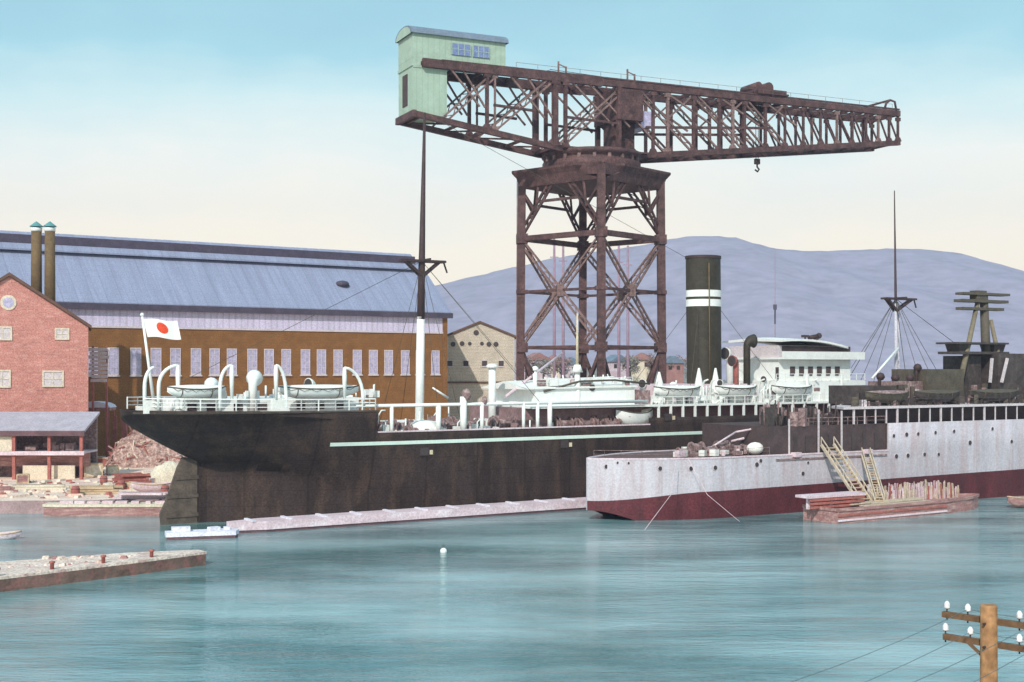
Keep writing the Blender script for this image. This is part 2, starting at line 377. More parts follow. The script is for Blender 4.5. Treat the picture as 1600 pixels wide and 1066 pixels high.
# ================================================================== FACTORY HALL
HF = Frame(-86.0, 215.0, 34.6)
hall = thing('factory_hall', 'long factory hall with ochre wall, lavender roof and a row of tall windows', 'factory', (HF.ox, HF.oy, 1.5), HF.a)
def hz(z): return z - 1.5
HL0, HL1, HW = -45.0, 88.0, 26.0
EV, RG, BANDZ = 28.9, 40.2, 24.3
wl = MB().bx(HL0, HL1, 0, HW, hz(1.0), hz(BANDZ), 0)
# the gable end above the band
wl.add([(HL1, 0, hz(BANDZ)), (HL1, HW, hz(BANDZ)), (HL1, HW, hz(EV)), (HL1, HW / 2, hz(RG - .4)), (HL1, 0, hz(EV)),
        (HL1 - .5, 0, hz(BANDZ)), (HL1 - .5, HW, hz(BANDZ)), (HL1 - .5, HW, hz(EV)), (HL1 - .5, HW / 2, hz(RG - .4)), (HL1 - .5, 0, hz(EV))],
       [(0, 1, 2, 3, 4), (5, 6, 7, 8, 9), (0, 4, 9, 5), (1, 2, 7, 6)])
wl.bx(HL1 - .9, HL1 + .15, -.15, 1.5, hz(1.0), hz(EV - .2))
wl.build('wall', 'hall_wall', hall)
MB().bx(HL0, HL1 - .9, 0.05, HW, hz(BANDZ), hz(EV - .3)).build('cladding', 'clad', hall)
sill = MB().bx(HL0, HL1 - .9, -.18, 0.04, hz(BANDZ - .25), hz(BANDZ + .12)); sill.build('string_course', 'frame_pale', hall)
rf = MB()
ex = .45
sl_ = (RG - EV) / (HW / 2)
for sgn in (0, 1):
    ya, yb = (-ex, HW / 2) if sgn == 0 else (HW + ex, HW / 2)
    za = EV - ex * sl_
    rf.add([(HL0, ya, hz(za)), (HL1 + 1.0, ya, hz(za)), (HL1 + 1.0, yb, hz(RG)), (HL0, yb, hz(RG)),
            (HL0, ya, hz(za - .35)), (HL1 + 1.0, ya, hz(za - .35)), (HL1 + 1.0, yb, hz(RG - .35)), (HL0, yb, hz(RG - .35))],
           [(0, 1, 2, 3), (7, 6, 5, 4), (0, 4, 5, 1), (1, 5, 6, 2), (2, 6, 7, 3), (3, 7, 4, 0)])
roof_o = rf.build('roof', 'hall_roof', hall)
MB().bx(HL0, HL1 + 1.05, -ex - .45, -ex + .25, hz(EV - ex * sl_ - 1.25), hz(EV - ex * sl_ - .2)).build('gutter', 'hall_dark', hall)
mo = MB()
yl, yr = HW / 2 - 3.6, HW / 2 + 3.6
zr_ = RG - 3.6 * sl_
mo.bx(HL0, HL1 - 1.5, yl + .9, yr - .9, hz(zr_ - .2), hz(RG + .5), 0)
mo.build('louvre_monitor', 'hall_dark', hall)
mr_ = MB(); k = 1.25
for ya, yb in ((yl - .3, HW / 2), (yr + .3, HW / 2)):
    za = zr_ + k - .25
    mr_.add([(HL0, ya, hz(za)), (HL1 - 1.0, ya, hz(za)), (HL1 - 1.0, yb, hz(RG + k)), (HL0, yb, hz(RG + k)),
             (HL0, ya, hz(za - .3)), (HL1 - 1.0, ya, hz(za - .3)), (HL1 - 1.0, yb, hz(RG + k - .3)), (HL0, yb, hz(RG + k - .3))],
            [(0, 1, 2, 3), (7, 6, 5, 4), (0, 4, 5, 1), (1, 5, 6, 2), (2, 6, 7, 3), (3, 7, 4, 0)])
mr_.build('monitor_roof', 'hall_roof', hall)
# round roof ventilator
vy = 5.6; vx = HF.X(535, vy); vz = EV + vy * sl_
MB().lathe((vx, vy, hz(vz - .3)), [(1.35, 0), (1.35, .55), (1.05, .9), (.3, 1.1)], 16).build('roof_vent', 'hall_dark', hall)
pxs = [-60, -26, 8, 42, 76, 110, 144, 177, 212, 243.5, 274, 306, 335, 362, 394, 420, 447, 477, 502, 528, 558, 583, 607, 633, 656, 680]
for i, px in enumerate(pxs):
    X = HF.X(px); z0, z1 = hz(15.9), hz(20.4); hw = .84
    f = MB()
    f.bx(X - hw - .13, X - hw, -.16, .06, z0 - .2, z1 + .2); f.bx(X + hw, X + hw + .13, -.16, .06, z0 - .2, z1 + .2)
    f.bx(X - hw, X + hw, -.16, .06, z1, z1 + .2); f.bx(X - hw - .3, X + hw + .3, -.28, .06, z0 - .45, z0 - .2); f.bx(X - hw, X + hw, -.16, .06, z0 - .2, z0)
    f.bx(X - .05, X + .05, -.13, .02, z0, z1)
    for kz in (1, 2, 3): f.bx(X - hw, X + hw, -.12, .03, z0 + (z1 - z0) * kz / 4 - .05, z0 + (z1 - z0) * kz / 4 + .05)
    fo = f.build('window', 'frame_pale', hall)
    MB().bx(X - hw, X + hw, -.07, -.02, z0, z1).build('pane', 'pane', fo)

# ================================================================== BRICK WAREHOUSE and two stacks
BD = 192.0
BF = Frame((15 - CX) / FPX * BD, BD, 19.0)
bw = thing('brick_warehouse', 'salmon brick warehouse gable with white framed windows at the left edge', 'warehouse', (BF.ox, BF.oy, 1.5), BF.a)
hwid = BF.X(138, 0); zE = BF.Z(hwid, 0, 511) ; zA = BF.Z(0, 0, 432)
b = MB(); b.extrude_y([(-hwid, -.3), (hwid, -.3), (hwid, zE - 1.5), (0, zA - 1.5), (-hwid, zE - 1.5)], 0, 14)
b.build('wall', 'brick', bw)
b = MB(); sl2 = (zA - zE) / hwid
for sg in (-1, 1):
    b.extrude_y([(0, zA - 1.5 + .05), (sg * (hwid + .5), zE - 1.5 - .5 * sl2 + .05), (sg * (hwid + .5), zE - 1.5 - .5 * sl2 + .55), (0, zA - 1.5 + .6)], -.45, 14.4)
b.build('roof', 'brick_trim', bw)
def bwin(px, py, w, h, round_=False):
    p = BF.P(px, py, 0); z = p.z - 1.5
    if round_:
        f = MB(); f.tube([(p.x, -.12, z), (p.x, .05, z)], w, 18)
        o = f.build('round_window', 'cream', bw)
        MB().tube([(p.x, -.16, z), (p.x, -.1, z)], w * .66, 18).build('pane', 'pane', o)
        return
    f = MB()
    f.bx(p.x - w / 2 - .25, p.x - w / 2, -.15, .05, z - h / 2 - .25, z + h / 2 + .25); f.bx(p.x + w / 2, p.x + w / 2 + .25, -.15, .05, z - h / 2 - .25, z + h / 2 + .25)
    f.bx(p.x - w / 2, p.x + w / 2, -.15, .05, z + h / 2, z + h / 2 + .25); f.bx(p.x - w / 2, p.x + w / 2, -.2, .05, z - h / 2 - .25, z - h / 2)
    f.bx(p.x - .07, p.x + .07, -.12, .03, z - h / 2, z + h / 2); f.bx(p.x - w / 2, p.x + w / 2, -.12, .03, z - .06, z + .06)
    o = f.build('window', 'cream', bw)
    MB().bx(p.x - w / 2, p.x + w / 2, -.06, -.01, z - h / 2, z + h / 2).build('pane', 'frame_pale', o)
bwin(13, 473, 1.15, 0, True); bwin(4, 521, 2.2, 1.6); bwin(97, 522, 1.6, 1.3); bwin(3, 592, 2.0, 2.2); bwin(83, 592, 2.6, 2.0); bwin(-60, 521, 2, 1.6); bwin(-75, 592, 2.2, 2.2)
def stack(px, ybot, label):
    d = 203.0; p = at(px, 360, d); zt = p.z; zb = at(px, ybot, d).z - 3.5
    t = thing('chimney_stack', label, 'chimney', (p.x, d, zb), 0, 'twin olive stacks behind the warehouse')
    h = zt - zb
    MB().lathe((0, 0, 0), [(.86, 0), (.82, h * .5), (.78, h - .2)], 14).build('shaft', 'olive', t)
    MB().lathe((0, 0, h - .2), [(.84, 0), (.86, .55), (.8, .6)], 14).build('collar', 'white', t)
    c = MB().lathe((0, 0, h + .55), [(1.05, 0), (1.0, .12), (.08, .85)], 14)
    for a in range(4): c.bar((.6 * cos(a * pi / 2), .6 * sin(a * pi / 2), h + .3), (.6 * cos(a * pi / 2), .6 * sin(a * pi / 2), h + .6), .08)
    c.build('conical_cap', 'teal', t)
stack(57, 450, 'olive stack with teal conical cap, farther from the brick eave of the two')
stack(78, 468, 'olive stack with teal conical cap, nearer the factory hall of the two')

# pale lean-to stair tower between warehouse and hall
t = thing('plank_hoarding', 'whitish weathered plank hoarding against the right corner of the brick warehouse', 'hoarding', at(155, 600, 205) * Vector((1, 1, 0)) + Vector((0, 0, 1.5)).copy() if False else Vector((at(155, 600, 205).x, 205, 1.5)), 0)
b = MB()
for i in range(9): b.box((random.uniform(-.2, .2), 0, 13.5 + i * .62), (3.0 + random.uniform(-.6, .5), .25, .5))
b.build('boards', 'frame_pale', t)
MB().bar((-1.1, .3, 0), (-1.1, .3, 19), .3).bar((1.1, .3, 0), (1.1, .3, 19), .3).build('post', 'timber_red', t)

# ================================================================== QUAYSIDE SHED and yard things
SD = 178.0
sx0, sx1 = at(-70, 0, SD).x, at(131, 0, SD).x
sh = thing('open_shed', 'open two tier timber shed with lilac sheet roof and red posts', 'shed', (sx1, SD, 1.5), 0)
wd = sx1 - sx0
zt, ze = at(0, 646, SD + 5).z - 1.5, at(0, 672, SD).z - 1.5
r_ = MB(); r_.add([(-wd, -.6, ze), (.3, -.6, ze), (.3, 6, zt + .2), (-wd, 6, zt + .2), (-wd, -.6, ze - .35), (.3, -.6, ze - .35), (.3, 6, zt - .15), (-wd, 6, zt - .15)],
                  [(0, 1, 2, 3), (7, 6, 5, 4), (0, 4, 5, 1), (1, 5, 6, 2), (2, 6, 7, 3), (3, 7, 4, 0)]); r_.build('roof', 'shed_roof', sh)
MB().bx(-wd, .3, -.75, -.5, ze - .8, ze - .1).build('eave_beam', 'wet_dark', sh)
MB().bx(-wd, 0, 5.4, 5.9, 0, zt).build('back_wall', 'machinery', sh)
zm = at(0, 706, SD).z - 1.5
MB().bx(-wd, .2, -.5, 5.3, zm - .25, zm).bx(-wd, .25, -.72, -.5, zm - .45, zm + .1).build('loft_floor', 'pink', sh)
MB().bx(-wd, .1, 2.2, 2.5, zm - 2.2, zm - .3).build('loft_shadow_strip', 'barge', sh)  # reddish strip standing in for the shadow line below the loft floor
for px in (-60, 23, 78, 128):
    X = at(px, 0, SD).x - sx1
    MB().bar((X, -.2, 0), (X, -.2, ze - .3), .42).build('post', 'timber_red', sh)
X = at(12, 0, SD).x - sx1
MB().bx(-wd, X + .6, -.1, .15, zm + .1, ze - .9).build('cream_panel', 'cream', sh)
X0, X1 = at(30, 0, SD).x - sx1, at(112, 0, SD).x - sx1
MB().bx(X0, X1, 1.2, 1.5, 0, zm - 2.0).build('boarding', 'cream', sh)
b = MB()
for i in range(14):
    x = random.uniform(X0, X1); b.box((x, 2.5 + random.uniform(-1, 1), zm + random.uniform(.3, .7)), (random.uniform(.5, 1.6), .8, random.uniform(.5, 1.3)), 0, random.uniform(-.2, .2))
tag(b.build('loft_goods', 'machinery', sh), '', ''); o = b
for o in kids(sh):
    if 'label' in o.keys() and o['label'] == '': del o['label']; del o['category']

# small domed tarpaulin shelter at the stern
p = at(155, 636, 214)
t = thing('tarpaulin_shelter', 'small shelter with domed pale blue tarpaulin beside the overhanging stern', 'shelter', (p.x, 212, 1.5))
b = MB(); hh = p.z - 1.5
rows = [[(3.0 * cos(pi * k / 8), y, hh + 1.0 * sin(pi * k / 8)) for k in range(9)] for y in (-1.8, 1.8)]
b.grid(rows); b.add([rows[0][k] for k in range(9)], [tuple(range(9))]); b.add([rows[1][k] for k in range(9)], [tuple(range(9))]); b.build('tarpaulin', 'float_white', t)
b = MB().bx(-2.9, 2.9, -1.7, 1.7, hh - .5, hh).build('frame', 'barge', t)
for sx in (-2.6, 2.6):
    for sy in (-1.5, 1.5): MB().bar((sx, sy, 0), (sx, sy, hh - .4), .28).build('post', 'timber_red', t)

def low_pile(name, label, cat, px, d, n, L, mats, spread=1.2, rz=0.0, z=1.5, hgt=3):
    t = thing(name, label, cat, (at(px, 0, d).x, d, z), rz)
    b = MB()
    for i in range(n):
        lay = i % hgt
        b.box((random.uniform(-.4, .4), random.uniform(-spread, spread), .16 + lay * .3), (L * random.uniform(.75, 1.1), .32, .26), 0, random.uniform(-.08, .08))
    b.build('planks', mats, t); 
    
    for sx in (-L * .3, L * .3): MB().box((sx, 0, .02), (.2, spread * 2, .1)).build('bearer', 'wet_dark', t)
    return t
low_pile('timber_stack', 'pale sawn timber stacked low on the sandy quay near the shed', 'timber', 150, 158, 14, 6.0, 'timber', 1.4, .15)
low_pile('timber_stack', 'long pinkish planks stacked on the landing edge beside the rudder', 'timber', 225, 150.5, 16, 6.5, 'pink', .9, .02)
low_pile('timber_stack', 'reddish baulks heaped under the ship overhanging stern', 'timber', 205, 166, 22, 4.2, 'timber_red', 1.6, .5, hgt=6)
low_pile('timber_stack', 'flat cream planks lying on the quay in front of the open shed', 'timber', 60, 164, 10, 8.0, 'cream', 1.5, .05, hgt=2)
low_pile('timber_stack', 'broken brown boards scattered on the far left of the quay', 'timber', -10, 160, 9, 5.0, 'barge', 1.6, .3, hgt=2)
# yard buildings and heaps behind the stern
t = thing('rubble_mound', 'reddish brown rubble mound rising behind the planks below the ship overhang', 'rubble heap', (at(238, 0, 203).x, 203, 1.5), radians(8))
rows = []
for i in range(41):
    u = -1 + i / 20; r = []
    for j in range(25):
        v = -1 + j / 12; f = max(0, 1 - u * u) ** .8 * max(0, 1 - v * v) ** .8
        n_ = mnoise.noise(Vector((u * 4, v * 3, 2))) + .6 * mnoise.noise(Vector((u * 11, v * 9, 5)))
        r.append((u * 7.0, v * 4.5, f * (5.6 - 1.6 * u) + n_ * 1.1 * f ** .5 - .05))
    rows.append(r)
MB().grid(rows, smooth=False).build('heap', 'rubble_red', t)
b = MB()
for i in range(70):
    u, v = random.uniform(-.9, .9), random.uniform(-1, .3); f = max(0, 1 - u * u) ** .8 * max(0, 1 - v * v) ** .8
    p_ = Vector((u * 7, v * 4.5, f * (5.4 - 1.6 * u) + .2)); L = random.uniform(.4, 2.6)
    d_ = Vector((random.uniform(-1, 1), random.uniform(-.6, .3), random.uniform(-.2, .8))).normalized() * L
    b.bar(p_ - d_ / 2, p_ + d_ / 2, random.uniform(.08, .22), m=random.choice((0, 0, 1, 2)))
structure(b.build('broken_timber', ['timber_red', 'barge', 'cream'], t), 'stuff')
t = thing('covered_heap', 'cream tarpaulin covered heap beside the black hull above the planks', 'heap', (at(268, 0, 172).x, 172, 1.5), .3)
rows = []
for i in range(13):
    u = -1 + i / 6; rows.append([(u * 3.0 + .15 * sin(k * 2 + i), -1.6 * cos(pi * k / 10), (1 - u * u) ** .5 * 2.9 * sin(pi * k / 10) ** .7 + .2 * sin(i * 1.7 + k)) for k in range(11)])
MB().grid(rows).build('tarpaulin', 'cream', t)
MB().box((0, 0, .4), (4.6, 2.6, .8)).build('crates_base', 'barge', t)
cl = ['pale wooden crate on the quay between the shed and the outbuilding', 'reddish wooden crate below the domed tarpaulin shelter', 'large cream crate just right of the open shed', 'small pinkish crate at the foot of the tarpaulin heap', 'brown crate standing close to the left shed post', 'small cream crate alone in the middle of the sandy quay']
f0 = None
for (px, d, sc_, mm), lab in zip(((176, 186, 1.3, 'cream'), (160, 200, 1.5, 'timber_red'), (146, 182, 1.9, 'cream'), (232, 168, 1.0, 'pink'), (36, 172, 1.2, 'barge'), (205, 164, .9, 'timber')), cl):
    loc = (at(px, 0, d).x, d, 1.5)
    t = thing('crate', lab, 'crate', loc, random.uniform(-.5, .5), 'crates about the yard'); t.scale = (sc_,) * 3
    MB().bx(-.6, .6, -.5, .5, 0.02, 1.0).build('boards', mm, t)
    for sy in (-.5, .5):
        b = MB()
        for sx in (-.6, .6): b.box((sx, sy, .5), (.12, .12, 1.04))
        for z in (.08, .98): b.box((0, sy, z), (1.2, .1, .1))
        b.build('batten_frame', 'timber', t)
b = MB()
for i in range(420):
    px = random.uniform(-20, 285); d = random.uniform(152, 205)
    if px < 150 and d > 176: continue
    if px > 200 and d > 190: continue
    q = at(px, 0, d); s_ = random.uniform(.15, .55)
    b.box((q.x, d, 1.5 + s_ * .25), (s_ * random.uniform(1, 4), s_ * 1.2, s_ * .7), random.choice((0, 0, 1, 2, 3)), random.uniform(0, 3), taper=.75)
o = structure(b.build('yard_debris', ['quay', 'timber_red', 'cream', 'barge']), 'stuff'); tag(o, 'scattered boards and rubble littering the sandy quay below the stern', 'debris')
# leaning red shores
for px, top, lab in ((181, 650, 'red timber shore standing upright left of the ship stern'), (199, 652, 'red timber shore leaning towards the ship stern, thicker of the two')):
    d = 208; p0 = at(px, 0, d); zt_ = at(px, top, d).z
    t = thing('timber_shore', lab, 'timber prop', (p0.x, d, 1.5), 0, 'red timber shores by the stern')
    w_ = .42 if px < 190 else .8
    MB().bar((0, 0, 0), (-.3 if px < 190 else -.9, .8, zt_ - 1.5), w_).build('post', 'timber_red', t)
    MB().box((0, 0, .12), (1.2, .9, .24)).build('foot_block', 'wet_dark', t)
# upturned pale boat on the quay
def lifeboat_mesh(L, B, D, seg=14):
    rows = []
    for i in range(seg + 1):
        u = -1 + 2 * i / seg; a = max(1 - abs(u) ** 2.6, 0.0) ** .8; hb = B / 2 * max(a, .03); sheer = D * (1 + .28 * u * u)
        row = []
        for k in range(9):
            th = pi * k / 8; row.append((u * L / 2, -hb * cos(th) * (1 if k in (0, 8) else 1), sheer - (sheer * (.28 + .72 * max(a, .12)) if True else 0) * sin(th) ** .8))
        rows.append(row)
    return rows
def boat(name, label, cat, loc, rz, L, B, D, hullm, cover=None, group=None, thw=True):
    t = thing(name, label, cat, loc, rz, group)
    rows = lifeboat_mesh(L, B, D)
    b = MB(); b.grid(rows)
    inner = [[(x * .96, y * .9, z + .06) for x, y, z in r] for r in rows]; b.grid(inner)
    for i in range(len(rows) - 1):
        for k in (0, 8): b.add([rows[i][k], rows[i + 1][k], inner[i + 1][k], inner[i][k]], [(0, 1, 2, 3)])
    b.tube([(r[4][0], r[4][1], r[4][2] - .02) for r in rows], .05, 5)
    b.build('hull', hullm, t)
    g = MB()
    for k in (0, 8): g.tube([r[k] for r in rows], .075, 5)
    g.build('gunwale', 'war_mid' if hullm in ('white', 'war_mid', 'war_dark') else 'timber', t)
    if cover:
        cv = [[(x * .97, y * (1 - 2 * abs(0)) * (1 - j / 6.0), z + .05 + (.42 * (1 - (1 - j / 6.0) ** 2)) * (1 - (2 * x / L) ** 2)) for j in range(7)] for (x, y, z) in [r[0] for r in rows]]
        cv2 = [[(a, -b_, c) for a, b_, c in r] for r in cv]
        MB().grid(cv).grid(cv2).build('canvas_cover', cover, t)
        g = MB()
        for kx in (-.28, .28):
            i0 = int((kx + .5) * (len(rows) - 1)); g.tube([Vector(q) * 1.0 + Vector((0, (-.05 if q[1] < 0 else .05), .03)) for q in rows[i0]], .05, 5)
        for i0 in range(1, len(rows) - 2, 2):
            a_, c_ = Vector(rows[i0][0]), Vector(rows[i0 + 2][0]); m_ = (a_ + c_) / 2 + Vector((0, -.06, -.32)); g.tube([a_ + Vector((0, -.05, -.05)), m_, c_ + Vector((0, -.05, -.05))], .025, 4)
        g.build('grab_line', 'war_mid', t)
    elif thw:
        b = MB()
        for x in (-L * .25, 0, L * .25): b.box((x, 0, D * .78), (.25, B * .86, .06))
        b.build('thwarts', 'timber', t)
    return t
t = boat('rowing_boat', 'small pale boat with pointed end laid on the quay against the hull', 'rowing boat', (at(250, 0, 156).x - 1, 157.0, 1.75), radians(12), 5.6, 1.9, 1.0, 'pink')
b_lab = ['brown barrel standing on the sandy quay below the shed roof end', 'brown barrel standing alone on the cream quay edge', 'reddish barrel beside the two red timber shores', 'reddish barrel among the planks near the ship rudder']
first = None
for (px, d), lab in zip(((162, 170), (118, 155), (189, 163), (258, 156)), b_lab):
    loc = (at(px, 0, d).x, d, 1.5)
    if first is None:
        first = thing('barrel', lab, 'barrel', loc, 0, 'barrels on the quay')
        MB().lathe((0, 0, 0), [(.38, 0), (.5, .35), (.52, .6), (.5, .85), (.38, 1.2)], 12).build('staves', 'timber_red', first)
        MB().lathe((0, 0, .3), [(.51, 0), (.52, .08)], 12).lathe((0, 0, .8), [(.52, 0), (.51, .08)], 12).build('hoops', 'wet_dark', first)
    else: dup(first, loc, .4, lab)

# landing stage
LF = Frame(at(95, 0, 148).x, 146.6, 1.0)
ls = thing('landing_stage', 'long low reddish landing stage moored along the quay edge left of the rudder', 'landing stage', (LF.ox, LF.oy, 0), LF.a)
Ls = LF.X(262) 
MB().prism([(-1.6, .4), (0, 0), (Ls, 0), (Ls, 2.3), (-1.6, 2.3)], -.4, 1.05, 0, 0).build('hull', 'barge', ls)
MB().prism([(-1.7, .3), (0, -.12), (Ls + .1, -.12), (Ls + .1, 2.4), (-1.7, 2.4)], 1.05, 1.35).build('deck_edge', 'cream', ls)
b = MB()
for i in range(8): b.box((Ls * (i + .5) / 8, 1.0 + random.uniform(-.3, .3), 1.5), (random.uniform(.5, 1.6), .6, .3), 0, random.uniform(-.3, .3))
b.build('deck_timbers', 'pink', ls)

# jetty in front
jt = thing('stone_jetty', 'long low stone jetty strewn with rubble jutting in from the left edge', 'jetty', (-38, 100, 0), 0)
jp = [(-60 + 38, 76 - 100), (-38.8 + 38, 97 - 100), (-30.5 + 38, 105.6 - 100), (-26.4 + 38, 110.4 - 100), (-27.4 + 38, 111.6 - 100), (-33 + 38, 109.8 - 100), (-42 + 38, 104.6 - 100), (-72 + 38, 90 - 100)]
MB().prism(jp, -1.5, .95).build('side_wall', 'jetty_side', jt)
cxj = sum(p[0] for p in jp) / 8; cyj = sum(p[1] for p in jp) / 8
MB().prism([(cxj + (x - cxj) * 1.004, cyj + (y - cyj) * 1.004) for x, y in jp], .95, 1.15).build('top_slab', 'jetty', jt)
b = MB()
def inpoly(x, y, P):
    r = False; j = len(P) - 1
    for i in range(len(P)):
        if (P[i][1] > y) != (P[j][1] > y) and x < (P[j][0] - P[i][0]) * (y - P[i][1]) / (P[j][1] - P[i][1]) + P[i][0]: r = not r
        j = i
    return r
n = 0
while n < 150:
    x, y = random.uniform(-34, 11.6), random.uniform(-24, 11.6)
    if inpoly(x, y, jp):
        s_ = random.uniform(.12, .5); b.box((x, y, 1.15 + s_ * .25), (s_ * 1.5, s_ * 1.2, s_ * .6), random.choice((0, 0, 1)), random.uniform(0, 3), taper=.7); n += 1
structure(b.build('rubble', ['jetty', 'barge'], jt), 'stuff')
b = MB()
for u in (0, .25, .5, .75):
    x = -0.8 + u * 12; y = -3 + u * 13.0; MB().lathe((x - .4, y + .5, 1.15), [(.16, 0), (.16, .45), (.24, .5), (.24, .62), (.05, .68)], 10).build('bollard', 'timber_red', jt)

# boats low on the left
boat('skiff', 'small pinkish skiff cut by the left edge between quay and jetty', 'skiff', (at(-8, 0, 127).x, 127, -.2), radians(10), 5.0, 1.5, .75, 'pink')
p = at(262, 848, 124)
wf = thing('work_float', 'short flat lilac work float under the rudder of the black ship', 'float', (at(262, 0, 127.5).x, 127.0, 0), radians(18))
MB().prism([(0, -.9), (6.6, -1.2), (7.0, 0), (6.6, 1.2), (0, .9)], -.3, .55, 0, 0).build('hull', 'wet_dark', wf)
MB().prism([(-.1, -.98), (6.65, -1.28), (7.1, 0), (6.65, 1.28), (-.1, .98)], .3, .72, 0, 0).build('deck', 'float_white', wf)
MB().box((1.4, .1, .95), (1.8, .9, .45)).box((4.6, -.1, .9), (1.1, .7, .35), 0, .4).box((5.9, .3, .85), (.6, .6, .3)).build('deck_boxes', 'float_white', wf)
bo = thing('mooring_buoy', 'small round white mooring buoy floating alone in open water', 'buoy', (at(693, 0, 118).x, 118, 0))
MB().ball((0, 0, .1), .32, 12).build('float_ball', 'white', bo)
MB().tube([(.1 * cos(a), 0, .58 + .1 * sin(a)) for a in [i * pi / 4 for i in range(9)]], .03, 5).build('ring', 'mast_dark', bo)

# ================================================================== MERCHANT SHIP
MF = Frame(-41.65, 136.48, 31.6)
ms = thing('cargo_liner', 'large black hulled cargo liner with white upperworks, tall funnel and overhanging counter stern', 'ship', (MF.ox, MF.oy, 0), MF.a)
POOP, WELL, MID, HB = 12.3, 9.85, 10.65, 8.7
XP = MF.X(592, -HB); XM = MF.X(1016, -HB); XE = 139.0
def zcount(X): return 11.5 - 5.0 * (max(X, 0) / 8.5) ** 0.85
def deck_hb(X):
    h = HB * sqrt(max(0.0, 1 - (1 - min(X / 17.0, 1)) ** 2)) if X < 17 else HB
    if X > 108: h *= max(0.02, 1 - ((X - 108) / 31.0) ** 2.2)
    return max(h, .12)
def wl_hb(X):
    if X <= 8.5: return 0.0
    h = 8.5 * (1 - max(0, 1 - (X - 8.5) / 36.0) ** 2.1)
    if X > 98: h *= max(0.01, 1 - ((X - 98) / 37.0) ** 1.8)
    return h
def zk(X):
    if X < 8.5: return zcount(X)
    return 6.5 + (0.5 - 6.5) * smooth01((X - 8.5) / 34.0)
def m_hb(X, z):
    d, w0 = deck_hb(X), wl_hb(X); t = max(0, min(1, (z - zk(X)) / (12.3 - zk(X))))
    return max(w0 + (d - w0) * t ** .62, .06)
def zdeck(X, side=0):
    if X < XP or (abs(X - XP) < 1e-6 and side == 0): return POOP + .25 * max(0, 1 - X / 20.)
    if X < XM or (abs(X - XM) < 1e-6 and side == 0): return WELL
    return MID + max(0, X - 105) * .06
def section(X, side=0, full=True):
    zb = -1.2 if full else zcount(X)
    zt = zdeck(X, side); rows = []
    N = 14
    for i in range(N + 1):
        z = zb + (zt - zb) * i / N; rows.append((X, -m_hb(X, z), z))
    h = m_hb(X, zt)
    rows.append((X, -max(h - .3, .03), zt)); rows.append((X, -max(h - .3, .03), zt - 1.0))
    other = [(x, -y, z) for x, y, z in reversed(rows)]
    return rows + other
g1 = [section(x, 0, False) for x in (0.0, .15, .5, 1.1, 2, 3.2, 4.6, 6.2, 8.0, 8.5)]
g2 = [section(x) for x in (8.5, 9.2, 10, 11, 12, 13, 14, 15, 16.5, 18, 19.5, 21, 22.5, 24)] + [section(XP, 0)]
def span(x0, x1, n, s1=0): return [section(x0, 1)] + [section(x0 + (x1 - x0) * i / n) for i in range(1, n)] + [section(x1, s1)]
g3 = span(XP, XM, 26, 0); g4 = span(XM, XE, 32)
nrow = len(g1[0])
mats = [0] * (nrow - 1); mats[16] = 1
hull = MB()
for g in (g1, g2, g3, g4): hull.grid(g, mats=mats, smooth=True)
hull.add(g1[0], [tuple(range(nrow))])
hull.add(g2[-1], [tuple(range(nrow))]); hull.add(g4[0], [tuple(range(nrow))])
ho = hull.build('hull', ['hull_black', 'deck'], ms)
for p_ in ho.data.polygons:
    p_.use_smooth = abs(p_.normal.z) < .75 and len(p_.vertices) == 4
# rudder and stern post
b = MB(); b.prism([(8.3, -.35), (9.2, -.35), (9.2, .35), (8.3, .35)], -1, 7.2); b.build('stern_post', 'hull_black', ms)
R = Matrix.Rotation(radians(-18), 3, 'Z')
b = MB()
rp_ = [(8.2, 6.9), (6.6, 7.3), (6.0, 6.2), (4.7, 2.5), (4.1, 1.2), (4.3, -1), (8.2, -1)]
b.extrude_y([(x, z) for x, z in rp_], -.2, .2)
for z in (.9, 3.0, 5.0): b.bx(4.8 if z < 3.2 else 5.9, 8.4, -.3, .3, z - .2, z + .2)
b.build('rudder', 'rudder', ms)
# stripe
def strake(x0, x1, z0, z1, n, name, m, parent, hbf, off=.06, zf=None):
    rows = []
    for i in range(n + 1):
        X = x0 + (x1 - x0) * i / n; dz = zf(X) if zf else 0
        ya = -hbf(X, z0 + dz) - off; yb = -hbf(X, z1 + dz) - off
        rows.append([(X, ya + off, z0 + dz - .02), (X, ya, z0 + dz), (X, yb, z1 + dz), (X, yb + off, z1 + dz + .02)])
    return MB().grid(rows, smooth=False).build(name, m, parent)
strake(MF.X(523, -HB), MF.X(1300, -HB), 8.35, 8.72, 60, 'painted_stripe', 'stripe', ms, m_hb)
strake(.6, XP, POOP - .16, POOP + .0, 40, 'poop_rubbing_strake', 'rudder', ms, lambda X, z: m_hb(X, z), .05)
# scuppers with stains
for px, py in ((665, 706), (882, 694), (1044, 652)):
    q = MF.P(px, py, -HB)
    MB().box((q.x, -m_hb(q.x, q.z) - .04, q.z), (1.1, .12, .9)).box((q.x + .9, -m_hb(q.x, q.z) - .03, q.z - .1), (.4, .1, .5), 1).build('scupper', ['dark_hole', 'cream_pole'], ms)

